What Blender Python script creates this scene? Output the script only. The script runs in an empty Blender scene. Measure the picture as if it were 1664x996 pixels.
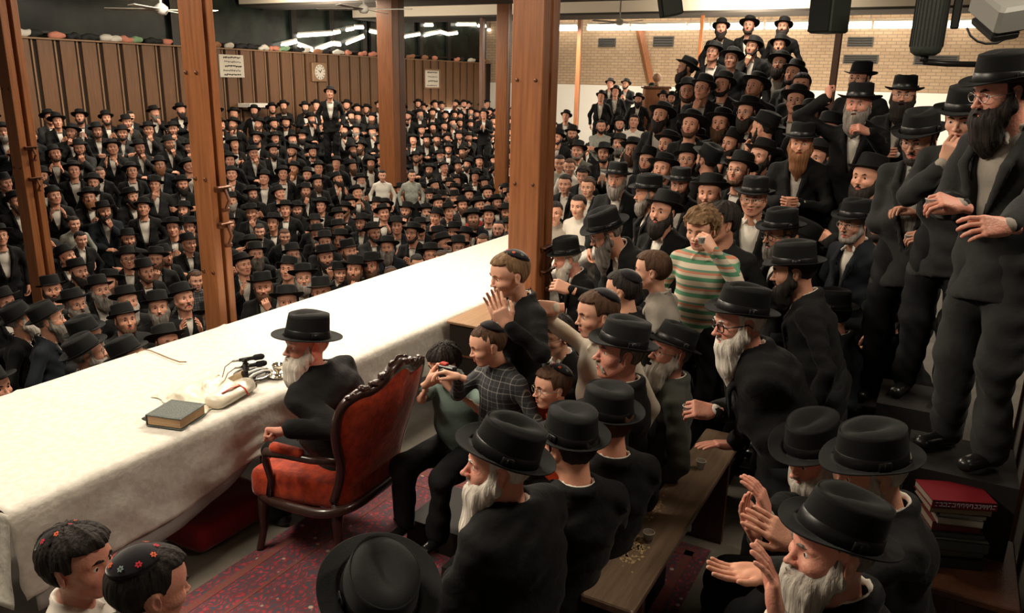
import bpy, math, random
import numpy as np
from mathutils import Matrix, Vector

SC = bpy.context.scene
COL = SC.collection
PI = math.pi
R_ = math.radians

# ------------------------------------------------------------------ camera, sky, lights, exposure
CF, CP, CY, CR, CH = 1280.0, R_(16.05), R_(28.5), R_(1.3), 2.55
_f = np.array([math.cos(CY) * math.cos(CP), math.sin(CY) * math.cos(CP), -math.sin(CP)])
_r = np.array([math.sin(CY), -math.cos(CY), 0.0])
_u = np.cross(_r, _f)
_R = _r * math.cos(CR) + _u * math.sin(CR)
_U = _u * math.cos(CR) - _r * math.sin(CR)
CAM = np.array([0.0, 0.0, CH])


def ray(x, y):
    return _f + _R * (x - 832) / CF - _U * (y - 498) / CF


def at_t(x, y, t):
    return CAM + ray(x, y) * t


def at_z(x, y, z):
    d = ray(x, y)
    return CAM + d * ((z - CH) / d[2])


def at_Y(x, y, Y):
    d = ray(x, y)
    return CAM + d * (Y / d[1])


def at_X(x, y, X):
    d = ray(x, y)
    return CAM + d * (X / d[0])


cd = bpy.data.cameras.new('camera')
cam = bpy.data.objects.new('camera', cd)
COL.objects.link(cam)
M = Matrix.Identity(4)
for i in range(3):
    M[i][0] = _R[i]
    M[i][1] = _U[i]
    M[i][2] = -_f[i]
    M[i][3] = CAM[i]
cam.matrix_world = M
cd.sensor_width = 36
cd.lens = 36 * CF / 1664
cd.clip_start = 0.05
SC.camera = cam

SC.view_settings.view_transform = 'Standard'
SC.view_settings.look = 'None'
SC.view_settings.gamma = 1
SC.view_settings.use_curve_mapping = False
SC.view_settings.exposure = 0.0

W = bpy.data.worlds.new('world')
SC.world = W
W.use_nodes = True
W.node_tree.nodes['Background'].inputs[0].default_value = (1.0, 0.84, 0.66, 1)
W.node_tree.nodes['Background'].inputs[1].default_value = 0.10


def area(name, loc, sx, sy, power, col=(1, 0.86, 0.68), aim=None, spread=180):
    l = bpy.data.lights.new(name, 'AREA')
    l.shape = 'RECTANGLE'
    l.size, l.size_y = sx, sy
    l.energy = power
    l.color = col
    l.spread = R_(spread)
    o = bpy.data.objects.new(name, l)
    COL.objects.link(o)
    o.location = loc
    if aim is not None:
        d = Vector(aim) - Vector(loc)
        o.rotation_euler = d.to_track_quat('-Z', 'Y').to_euler()
    o['kind'] = 'helper'
    return o


# ceiling lamps of the hall
area('ceiling_lamp_or_fill', (5.6, 4.6, 4.3), 3.2, 0.5, 265, aim=(4.6, 3.9, 0.7), spread=150)
area('ceiling_lamp_or_fill', (3.0, 7.5, 4.4), 2.5, 0.5, 120, aim=(2.8, 5.0, 0.0))
area('ceiling_lamp_or_fill', (9.5, 9.0, 4.4), 4.0, 0.6, 400)
area('ceiling_lamp_or_fill', (17.0, 13.0, 4.3), 5.0, 0.6, 420)
area('ceiling_lamp_or_fill', (11.0, 15.0, 4.3), 5.0, 0.6, 330)
area('ceiling_lamp_or_fill', (13.0, 3.0, 4.9), 4.0, 0.6, 330)
area('ceiling_lamp_or_fill', (25.0, 9.0, 4.3), 1.0, 9.0, 1050)
area('ceiling_lamp_or_fill', (25.0, -1.0, 4.3), 1.0, 7.0, 800)
area('ceiling_lamp_or_fill', (4.2, -1.6, 4.6), 2.0, 0.5, 105, aim=(4.5, 0.8, 1.0))
area('ceiling_lamp_or_fill', (1.0, 3.8, 4.4), 2.0, 0.5, 185, aim=(2.4, 1.5, 0.9))


area('ceiling_lamp_or_fill', (20.9, 5.0, 4.30), 0.2, 20.0, 2200, aim=(21.9, 5.0, 4.72))  # no fixture: unseen strip added to brighten the far beam's cream face
area('ceiling_lamp_or_fill', (16.0, 15.0, 4.30), 0.2, 5.0, 500, aim=(17.0, 15.0, 4.72))  # likewise added fill, aimed sideways at the nearer beam face


# ------------------------------------------------------------------ materials
def mat(name, col, rough=0.7, spec=0.3, metal=0.0, noise=None, bump=None, rnd=0.0, emis=None, sheen=0.0, trans=0.0, coat=0.0):
    """noise=(scale, stretch xyz, colour2, amount, contrast) ; bump=(scale, strength, stretch)"""
    m = bpy.data.materials.new(name)
    m.use_nodes = True
    nt = m.node_tree
    b = nt.nodes['Principled BSDF']
    b.inputs['Roughness'].default_value = rough
    b.inputs['Specular IOR Level'].default_value = spec
    b.inputs['Metallic'].default_value = metal
    b.inputs['Base Color'].default_value = (*col, 1)
    if sheen:
        b.inputs['Sheen Weight'].default_value = sheen
        b.inputs['Sheen Roughness'].default_value = 0.4
    if trans:
        b.inputs['Transmission Weight'].default_value = trans
    if coat:
        b.inputs['Coat Weight'].default_value = coat
    if emis:
        b.inputs['Emission Color'].default_value = (*emis[0], 1)
        b.inputs['Emission Strength'].default_value = emis[1]
    tc = nt.nodes.new('ShaderNodeTexCoord')
    src = None
    if noise:
        sc, st, c2, amt = noise[:4]
        mp = nt.nodes.new('ShaderNodeMapping')
        mp.inputs['Scale'].default_value = st
        nt.links.new(tc.outputs['Object'], mp.inputs[0])
        n = nt.nodes.new('ShaderNodeTexNoise')
        n.inputs['Scale'].default_value = sc
        n.inputs['Detail'].default_value = 5
        nt.links.new(mp.outputs[0], n.inputs[0])
        rp = nt.nodes.new('ShaderNodeValToRGB')
        k = noise[4] if len(noise) > 4 else 0.2
        rp.color_ramp.elements[0].position = 0.5 - k
        rp.color_ramp.elements[1].position = 0.5 + k
        nt.links.new(n.outputs['Fac'], rp.inputs[0])
        mx = nt.nodes.new('ShaderNodeMix')
        mx.data_type = 'RGBA'
        mm = nt.nodes.new('ShaderNodeMath')
        mm.operation = 'MULTIPLY'
        mm.inputs[1].default_value = amt
        nt.links.new(rp.outputs[0], mm.inputs[0])
        nt.links.new(mm.outputs[0], mx.inputs[0])
        mx.inputs[6].default_value = (*col, 1)
        mx.inputs[7].default_value = (*c2, 1)
        src = mx.outputs[2]
    if rnd:
        oi = nt.nodes.new('ShaderNodeObjectInfo')
        hs = nt.nodes.new('ShaderNodeHueSaturation')
        mr = nt.nodes.new('ShaderNodeMapRange')
        mr.inputs[3].default_value = 1 - rnd
        mr.inputs[4].default_value = 1 + rnd
        nt.links.new(oi.outputs['Random'], mr.inputs[0])
        nt.links.new(mr.outputs[0], hs.inputs['Value'])
        if src:
            nt.links.new(src, hs.inputs['Color'])
        else:
            hs.inputs['Color'].default_value = (*col, 1)
        src = hs.outputs[0]
    if src:
        nt.links.new(src, b.inputs['Base Color'])
    if bump:
        mp = nt.nodes.new('ShaderNodeMapping')
        mp.inputs['Scale'].default_value = bump[2] if len(bump) > 2 else (1, 1, 1)
        nt.links.new(tc.outputs['Object'], mp.inputs[0])
        n = nt.nodes.new('ShaderNodeTexNoise')
        n.inputs['Scale'].default_value = bump[0]
        n.inputs['Detail'].default_value = 4
        nt.links.new(mp.outputs[0], n.inputs[0])
        bp = nt.nodes.new('ShaderNodeBump')
        bp.inputs['Strength'].default_value = bump[1]
        bp.inputs['Distance'].default_value = 0.01
        nt.links.new(n.outputs['Fac'], bp.inputs['Height'])
        nt.links.new(bp.outputs[0], b.inputs['Normal'])
    return m


SKIN = mat('skin', (0.56, 0.29, 0.19), 0.5, 0.35, rnd=0.18, noise=(30, (1, 1, 1), (0.60, 0.24, 0.16), 0.5), bump=(160, 0.15))
SKIN_PINK = mat('skin_ruddy', (0.62, 0.31, 0.22), 0.48, 0.35, noise=(24, (1, 1, 1), (0.66, 0.22, 0.16), 0.6), bump=(120, 0.25))
SKIN_KID = mat('skin_child', (0.66, 0.37, 0.25), 0.5, 0.35, rnd=0.08, noise=(18, (1, 1, 1), (0.70, 0.30, 0.22), 0.4))
LIP = mat('lips', (0.46, 0.14, 0.11), 0.45)
EYEW = mat('eye_white', (0.62, 0.58, 0.54), 0.25)
IRIS = mat('eye_iris', (0.02, 0.012, 0.008), 0.15)
BLACK = mat('black_wool', (0.0062, 0.0066, 0.0067), 0.85, 0.2, sheen=0.03, rnd=0.3, bump=(14, 1.0))
NAVY = mat('dark_navy_wool', (0.009, 0.012, 0.017), 0.85, 0.2, sheen=0.04, bump=(9, 0.8))
GREYJ = mat('charcoal_wool', (0.022, 0.023, 0.023), 0.85, 0.2, sheen=0.05, bump=(9, 0.8))
GREYL = mat('grey_green_wool', (0.075, 0.078, 0.066), 0.9, 0.2, sheen=0.1, bump=(10, 0.7))
TROUS = mat('black_trousers', (0.0072, 0.0077, 0.0085), 0.85, 0.2, bump=(9, 0.8))
HATM = mat('black_felt', (0.0052, 0.0056, 0.0056), 0.8, 0.18, sheen=0.03, rnd=0.25, bump=(200, 0.1))
HATG = mat('charcoal_felt', (0.011, 0.012, 0.012), 0.8, 0.2, sheen=0.04, bump=(200, 0.1))
BAND = mat('hat_ribbon', (0.005, 0.005, 0.0055), 0.38, 0.45)
VELV = mat('black_velvet', (0.008, 0.007, 0.009), 0.95, 0.1, sheen=0.4)
SHIRT = mat('white_shirt', (0.62, 0.58, 0.51), 0.8, 0.2, bump=(12, 0.5))
SHOE = mat('black_leather', (0.010, 0.010, 0.010), 0.3, 0.5)
HB = {}
for nm, c, c2 in (('black', (0.010, 0.008, 0.007), (0.022, 0.016, 0.013)), ('brown', (0.045, 0.022, 0.012), (0.085, 0.042, 0.022)),
                  ('red', (0.14, 0.055, 0.022), (0.24, 0.11, 0.05)), ('grey', (0.20, 0.18, 0.155), (0.055, 0.047, 0.040)),
                  ('white', (0.50, 0.46, 0.40), (0.30, 0.27, 0.23)), ('blond', (0.21, 0.125, 0.06), (0.11, 0.06, 0.03)),
                  ('snow', (0.70, 0.655, 0.58), (0.46, 0.42, 0.36)), ('salt', (0.085, 0.075, 0.065), (0.27, 0.24, 0.21))):
    HB[nm] = mat(nm + '_hair', c, 0.75, 0.25, noise=(55, (1, 1, 0.15), c2, 1.0), bump=(75, 1.0, (1, 1, 0.12)))


def shirt_pattern(name, cols, axis=2, freq=20.0, plaid=False):
    m = bpy.data.materials.new(name)
    m.use_nodes = True
    nt = m.node_tree
    b = nt.nodes['Principled BSDF']
    b.inputs['Roughness'].default_value = 0.85
    tc = nt.nodes.new('ShaderNodeTexCoord')
    sp = nt.nodes.new('ShaderNodeSeparateXYZ')
    nt.links.new(tc.outputs['Object'], sp.inputs[0])

    def saw(out, f):
        a = nt.nodes.new('ShaderNodeMath')
        a.operation = 'MULTIPLY'
        a.inputs[1].default_value = f
        nt.links.new(out, a.inputs[0])
        c = nt.nodes.new('ShaderNodeMath')
        c.operation = 'FRACT'
        nt.links.new(a.outputs[0], c.inputs[0])
        r = nt.nodes.new('ShaderNodeValToRGB')
        r.color_ramp.interpolation = 'CONSTANT'
        e = r.color_ramp.elements
        e[0].position = 0
        e[0].color = (*cols[0][1], 1)
        e[1].position = cols[1][0]
        e[1].color = (*cols[1][1], 1)
        for p, cc in cols[2:]:
            x = e.new(p)
            x.color = (*cc, 1)
        nt.links.new(c.outputs[0], r.inputs[0])
        return r.outputs[0]
    o1 = saw(sp.outputs[axis], freq)
    if plaid:
        o2 = saw(sp.outputs[1], freq)
        mx = nt.nodes.new('ShaderNodeMix')
        mx.data_type = 'RGBA'
        mx.inputs[0].default_value = 0.5
        nt.links.new(o1, mx.inputs[6])
        nt.links.new(o2, mx.inputs[7])
        o1 = mx.outputs[2]
    nt.links.new(o1, b.inputs['Base Color'])
    return m


STRIPEG = shirt_pattern('green_striped_jersey', [(0, (0.55, 0.47, 0.36)), (0.30, (0.07, 0.22, 0.12)), (0.55, (0.50, 0.42, 0.32)), (0.72, (0.45, 0.18, 0.10)), (0.86, (0.10, 0.22, 0.15))], 2, 10.5)
PLAID = shirt_pattern('dark_plaid_cotton', [(0, (0.028, 0.030, 0.036)), (0.34, (0.30, 0.29, 0.26)), (0.42, (0.016, 0.018, 0.022)), (0.80, (0.10, 0.10, 0.10)), (0.88, (0.028, 0.030, 0.036))], 2, 19.0, True)
PINSTR = shirt_pattern('striped_shirt_cotton', [(0, (0.38, 0.37, 0.34)), (0.7, (0.12, 0.13, 0.14)), (0.85, (0.38, 0.37, 0.34))], 1, 45.0)
CREAM = mat('cream_shirt_cotton', (0.52, 0.46, 0.37), 0.85, bump=(14, 0.6))
GREYS = mat('grey_shirt_cotton', (0.30, 0.27, 0.23), 0.85, bump=(14, 0.6))
ORANGE = mat('orange_jersey', (0.75, 0.09, 0.02), 0.8)
TEAL = mat('teal_shirt_cotton', (0.12, 0.17, 0.15), 0.85, bump=(14, 0.6))
REDS = mat('red_jersey', (0.42, 0.045, 0.03), 0.8)
GREENS = mat('green_jersey', (0.03, 0.16, 0.07), 0.8)
PALE = mat('pale_checked_cotton', (0.36, 0.36, 0.31), 0.85, noise=(25, (1, 1, 1), (0.18, 0.20, 0.18), 0.8))
GLASSF = mat('spectacle_frame', (0.012, 0.008, 0.006), 0.3, 0.5)
WIREF = mat('spectacle_wire', (0.35, 0.33, 0.30), 0.3, 0.5, metal=0.8)


# ------------------------------------------------------------------ low level mesh helpers
def V3(*a):
    return np.array(a, dtype=float)


def nrm(v):
    v = np.asarray(v, float)
    return v / max(np.linalg.norm(v), 1e-9)


def mesh_np(name, verts, faces, mats=(), midx=None, smooth=True):
    """faces: (n,4) or (n,3) int array, or list of polygons"""
    me = bpy.data.meshes.new(name)
    if isinstance(faces, np.ndarray):
        n, k = faces.shape
        me.vertices.add(len(verts))
        me.vertices.foreach_set('co', np.asarray(verts, np.float32).ravel())
        me.loops.add(n * k)
        me.loops.foreach_set('vertex_index', faces.astype(np.int32).ravel())
        me.polygons.add(n)
        me.polygons.foreach_set('loop_start', np.arange(0, n * k, k, dtype=np.int32))
        me.update(calc_edges=True)
    else:
        me.from_pydata([tuple(v) for v in verts], [], [tuple(f) for f in faces])
        me.update()
    for m in mats:
        me.materials.append(m)
    if midx is not None:
        me.polygons.foreach_set('material_index', np.asarray(midx, np.int32))
    me.polygons.foreach_set('use_smooth', np.full(len(me.polygons), smooth))
    me.update()
    return me


class PB:
    """polygon builder: boxes, tubes, lathes, sheets into one mesh"""

    def __init__(s):
        s.v = []
        s.f = []
        s.m = []

    def add(s, vs, fs, mi=0):
        o = len(s.v)
        s.v += [tuple(map(float, p)) for p in vs]
        s.f += [tuple(i + o for i in f) for f in fs]
        s.m += [mi] * len(fs)

    def box(s, c, sz, rot=None, mi=0, bev=0.0):
        hx, hy, hz = sz[0] / 2, sz[1] / 2, sz[2] / 2
        if bev <= 0:
            vs = [(x, y, z) for x in (-hx, hx) for y in (-hy, hy) for z in (-hz, hz)]
            fs = [(0, 1, 3, 2), (4, 6, 7, 5), (0, 4, 5, 1), (2, 3, 7, 6), (0, 2, 6, 4), (1, 5, 7, 3)]
        else:
            b = min(bev, hx * .9, hy * .9, hz * .9)
            ring = lambda ax, ay, z: [(ax - b, -ay, z), (ax, -ay + b, z), (ax, ay - b, z), (ax - b, ay, z), (-ax + b, ay, z), (-ax, ay - b, z), (-ax, -ay + b, z), (-ax + b, -ay, z)]
            vs = ring(hx - b, hy - b, -hz) + ring(hx, hy, -hz + b) + ring(hx, hy, hz - b) + ring(hx - b, hy - b, hz)
            fs = [tuple(range(7, -1, -1)), tuple(range(24, 32))]
            for k in range(3):
                for i in range(8):
                    j = (i + 1) % 8
                    fs.append((k * 8 + i, k * 8 + j, k * 8 + 8 + j, k * 8 + 8 + i))
        vs = [Vector(p) for p in vs]
        if rot is not None:
            vs = [rot @ p for p in vs]
        s.add([p + Vector(c) for p in vs], fs, mi)

    def tube(s, pts, r, n=10, mi=0, closed=False, flat=1.0):
        pts = [Vector(p) for p in pts]
        rs = r if hasattr(r, '__len__') else [r] * len(pts)
        vs = []
        L = len(pts)
        ref = None
        for i, p in enumerate(pts):
            a = pts[(i - 1) % L] if (closed or i > 0) else p
            b = pts[(i + 1) % L] if (closed or i < L - 1) else p
            d = (b - a).normalized()
            if ref is None:
                ref = Vector((0, 0, 1)) if abs(d.z) < 0.9 else Vector((1, 0, 0))
            x = d.cross(ref).normalized()
            y = x.cross(d).normalized()
            ref = y
            for k in range(n):
                t = 2 * PI * k / n
                vs.append(p + x * (math.cos(t) * rs[i]) + y * (math.sin(t) * rs[i] * flat))
        fs = []
        for i in range(L if closed else L - 1):
            for k in range(n):
                a, b = i * n, ((i + 1) % L) * n
                fs.append((a + k, a + (k + 1) % n, b + (k + 1) % n, b + k))
        if not closed:
            fs.append(tuple(range(n - 1, -1, -1)))
            fs.append(tuple((L - 1) * n + k for k in range(n)))
        s.add(vs, fs, mi)

    def lathe(s, prof, c=(0, 0, 0), n=24, mi=0, rot=None, sx=1.0, sy=1.0):
        vs = []
        for (r, z) in prof:
            for k in range(n):
                t = 2 * PI * k / n
                p = Vector((r * math.cos(t) * sx, r * math.sin(t) * sy, z))
                if rot is not None:
                    p = rot @ p
                vs.append(p + Vector(c))
        fs = []
        for i in range(len(prof) - 1):
            for k in range(n):
                fs.append((i * n + k, i * n + (k + 1) % n, (i + 1) * n + (k + 1) % n, (i + 1) * n + k))
        if prof[0][0] > 1e-6:
            fs.append(tuple(range(n - 1, -1, -1)))
        if prof[-1][0] > 1e-6:
            fs.append(tuple((len(prof) - 1) * n + k for k in range(n)))
        s.add(vs, fs, mi)

    def grid(s, P, mi=0, closed_u=False):
        P = np.asarray(P)
        nu, nv = P.shape[:2]
        fs = []
        for i in range(nu if closed_u else nu - 1):
            for j in range(nv - 1):
                a = i * nv + j
                b = ((i + 1) % nu) * nv + j
                fs.append((a, b, b + 1, a + 1))
        s.add(P.reshape(-1, 3), fs, mi)

    def mesh(s, name, mats, smooth=False):
        return mesh_np(name, s.v, s.f, mats, s.m, smooth)

    def obj(s, name, mats, parent=None, loc=None, smooth=False, autos=False):
        if not isinstance(mats, (list, tuple)):
            mats = [mats]
        o = bpy.data.objects.new(name, s.mesh(name, mats, smooth))
        COL.objects.link(o)
        if parent:
            o.parent = parent
        if loc is not None:
            o.location = loc
        return o


def mkobj(name, me, parent=None, mtx=None):
    o = bpy.data.objects.new(name, me)
    COL.objects.link(o)
    if parent:
        o.parent = parent
    if mtx is not None:
        o.matrix_basis = mtx
    return o


def tag(o, label, cat, group=None, kind=None):
    o['label'] = label
    o['category'] = cat
    if group:
        o['group'] = group
    if kind:
        o['kind'] = kind
    return o


def empty(name, loc, rz, label, cat, group=None):
    o = bpy.data.objects.new(name, None)
    COL.objects.link(o)
    o.location = loc
    o.rotation_euler = (0, 0, rz)
    o.empty_display_size = 0.1
    return tag(o, label, cat, group)


def struct(o):
    o['kind'] = 'structure'
    return o


# ------------------------------------------------------------------ implicit surfaces -> quads (surface nets)
class SDF:
    def __init__(s, lo, hi, h):
        s.lo = np.array(lo, np.float32)
        s.h = h
        s.n = (np.ceil((np.array(hi) - s.lo) / h).astype(int) + 1)
        s.V = np.full(s.n, 1.0, np.float32)
        s.ax = [s.lo[i] + h * np.arange(s.n[i], dtype=np.float32) for i in range(3)]

    def win(s, lo, hi):
        a = np.clip(np.floor((np.array(lo) - s.lo) / s.h).astype(int), 0, s.n)
        b = np.clip(np.ceil((np.array(hi) - s.lo) / s.h).astype(int) + 1, 0, s.n)
        sl = tuple(slice(a[i], b[i]) for i in range(3))
        X = s.ax[0][sl[0]][:, None, None]
        Y = s.ax[1][sl[1]][None, :, None]
        Z = s.ax[2][sl[2]][None, None, :]
        return sl, X, Y, Z

    def comb(s, sl, d, k, mode):
        A = s.V[sl]
        if A.size == 0:
            return
        if mode == 'sub':
            d = -d
            if k > 0:
                hh = np.clip(0.5 + 0.5 * (A - d) / k, 0, 1)
                s.V[sl] = d * (1 - hh) + A * hh + k * hh * (1 - hh)
            else:
                s.V[sl] = np.maximum(A, d)
        else:
            if k > 0:
                hh = np.clip(0.5 + 0.5 * (A - d) / k, 0, 1)
                s.V[sl] = A * (1 - hh) + d * hh - k * hh * (1 - hh)
            else:
                s.V[sl] = np.minimum(A, d)

    def cone(s, a, b, ra, rb, k=0.02, mode='add', fl=None):
        a = np.array(a, float)
        b = np.array(b, float)
        m = max(ra, rb) + k + 2 * s.h
        if fl is not None:
            m *= 1.0 / fl[1]
        sl, X, Y, Z = s.win(np.minimum(a, b) - m, np.maximum(a, b) + m)
        if s.V[sl].size == 0:
            return s
        px, py, pz = X - a[0], Y - a[1], Z - a[2]
        ba = b - a
        L = float(ba @ ba) + 1e-9
        t = np.clip((px * ba[0] + py * ba[1] + pz * ba[2]) / L, 0, 1)
        dx, dy, dz = px - t * ba[0], py - t * ba[1], pz - t * ba[2]
        if fl is not None:
            n, q = fl
            c = (dx * n[0] + dy * n[1] + dz * n[2]) * (q - 1)
            dx, dy, dz = dx + c * n[0], dy + c * n[1], dz + c * n[2]
        d = np.sqrt(dx * dx + dy * dy + dz * dz) - (ra + (rb - ra) * t)
        s.comb(sl, d, k, mode)
        return s

    def ell(s, c, r, k=0.02, mode='add', rot=None):
        c = np.array(c, float)
        r = np.array(r, float)
        m = r.max() + k + 2 * s.h
        sl, X, Y, Z = s.win(c - m, c + m)
        if s.V[sl].size == 0:
            return s
        x, y, z = X - c[0], Y - c[1], Z - c[2]
        if rot is not None:
            x, y, z = (x * rot[0][0] + y * rot[1][0] + z * rot[2][0], x * rot[0][1] + y * rot[1][1] + z * rot[2][1],
                       x * rot[0][2] + y * rot[1][2] + z * rot[2][2])
        q = np.sqrt((x / r[0]) ** 2 + (y / r[1]) ** 2 + (z / r[2]) ** 2)
        d = (q - 1) * r.min() if r.max() / r.min() < 1.6 else (q - 1) * q / np.maximum(np.sqrt((x / r[0] ** 2) ** 2 + (y / r[1] ** 2) ** 2 + (z / r[2] ** 2) ** 2), 1e-6)
        s.comb(sl, d, k, mode)
        return s

    def fn(s, lo, hi, f, k=0.0, mode='add'):
        sl, X, Y, Z = s.win(lo, hi)
        if s.V[sl].size:
            s.comb(sl, f(X, Y, Z), k, mode)
        return s

    def disp(s, f):
        X = s.ax[0][:, None, None]
        Y = s.ax[1][None, :, None]
        Z = s.ax[2][None, None, :]
        s.V = s.V + f(X, Y, Z)
        return s

    def nets(s):
        V = s.V
        V[0], V[-1] = 1, 1
        V[:, 0], V[:, -1] = 1, 1
        V[:, :, 0], V[:, :, -1] = 1, 1
        ins = V < 0
        cnt = np.zeros(np.array(V.shape) - 1, np.int8)
        offs = [(i, j, k) for i in (0, 1) for j in (0, 1) for k in (0, 1)]
        S = V.shape
        for (i, j, k) in offs:
            cnt += ins[i:S[0] - 1 + i, j:S[1] - 1 + j, k:S[2] - 1 + k]
        act = np.argwhere((cnt > 0) & (cnt < 8))
        if len(act) == 0:
            return np.zeros((0, 3)), np.zeros((0, 4), int)
        idx = np.full(cnt.shape, -1, np.int64)
        idx[tuple(act.T)] = np.arange(len(act))
        val = {o: V[act[:, 0] + o[0], act[:, 1] + o[1], act[:, 2] + o[2]].astype(float) for o in offs}
        acc = np.zeros((len(act), 3))
        num = np.zeros(len(act))
        for o in offs:
            for ax in range(3):
                if o[ax] == 0:
                    p = list(o)
                    p[ax] = 1
                    p = tuple(p)
                    a, b = val[o], val[p]
                    cr = (a < 0) != (b < 0)
                    t = np.where(cr, a / np.where(cr, a - b, 1), 0)
                    pos = np.array(o, float)[None, :].repeat(len(act), 0)
                    pos[:, ax] += t
                    acc += pos * cr[:, None]
                    num += cr
        verts = (act + acc / num[:, None]) * s.h + s.lo
        faces = []
        for ax in range(3):
            a1, a2 = (ax + 1) % 3, (ax + 2) % 3
            sl0 = [slice(None)] * 3
            sl1 = [slice(None)] * 3
            sl0[ax] = slice(0, -1)
            sl1[ax] = slice(1, None)
            A = ins[tuple(sl0)]
            B = ins[tuple(sl1)]
            E = np.argwhere(A != B)
            flip = A[tuple(E.T)]
            q = []
            for (d1, d2) in ((-1, -1), (0, -1), (0, 0), (-1, 0)):
                c = E.copy()
                c[:, a1] += d1
                c[:, a2] += d2
                q.append(idx[tuple(c.T)])
            q = np.stack(q, 1)
            q[~flip] = q[~flip][:, ::-1]
            faces.append(q)
        F = np.concatenate(faces)
        F = F[(F >= 0).all(1)]
        # one light relaxation pass
        v = verts
        sm = np.zeros_like(v)
        c = np.zeros(len(v))
        for i in range(4):
            a, b = F[:, i], F[:, (i + 1) % 4]
            np.add.at(sm, a, v[b])
            np.add.at(sm, b, v[a])
            np.add.at(c, a, 1)
            np.add.at(c, b, 1)
        v = v * 0.55 + 0.45 * sm / np.maximum(c, 1)[:, None]
        return v, F


def wob(f, a, seed=0):
    """cheap smooth noise"""
    rng = np.random.RandomState(seed)
    ws = [(rng.uniform(-1, 1, 3) * f, rng.uniform(0, 6.28)) for _ in range(5)]
    return lambda X, Y, Z: a * sum(np.sin(w[0] * X + w[1] * Y + w[2] * Z + p) for w, p in ws) / 2.2


def rotm(ax, ang):
    return np.array(Matrix.Rotation(ang, 3, ax))
# ------------------------------------------------------------------ heads (frame: origin between the ears, +X forward, +Z up)
FACES = {
    'a': dict(nose=1.0, jaw=1.0, wide=1.0, brow=1.0, cheek=1.0, chin=1.0),
    'b': dict(nose=1.25, jaw=0.96, wide=0.96, brow=1.2, cheek=0.9, chin=1.05),
    'c': dict(nose=1.1, jaw=1.12, wide=1.06, brow=1.0, cheek=1.35, chin=0.9),
    'kid': dict(nose=0.66, jaw=0.86, wide=1.02, brow=0.35, cheek=1.25, chin=0.8),
    'kidb': dict(nose=0.76, jaw=0.90, wide=0.96, brow=0.4, cheek=1.0, chin=0.85),
}
_HC = {}


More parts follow.
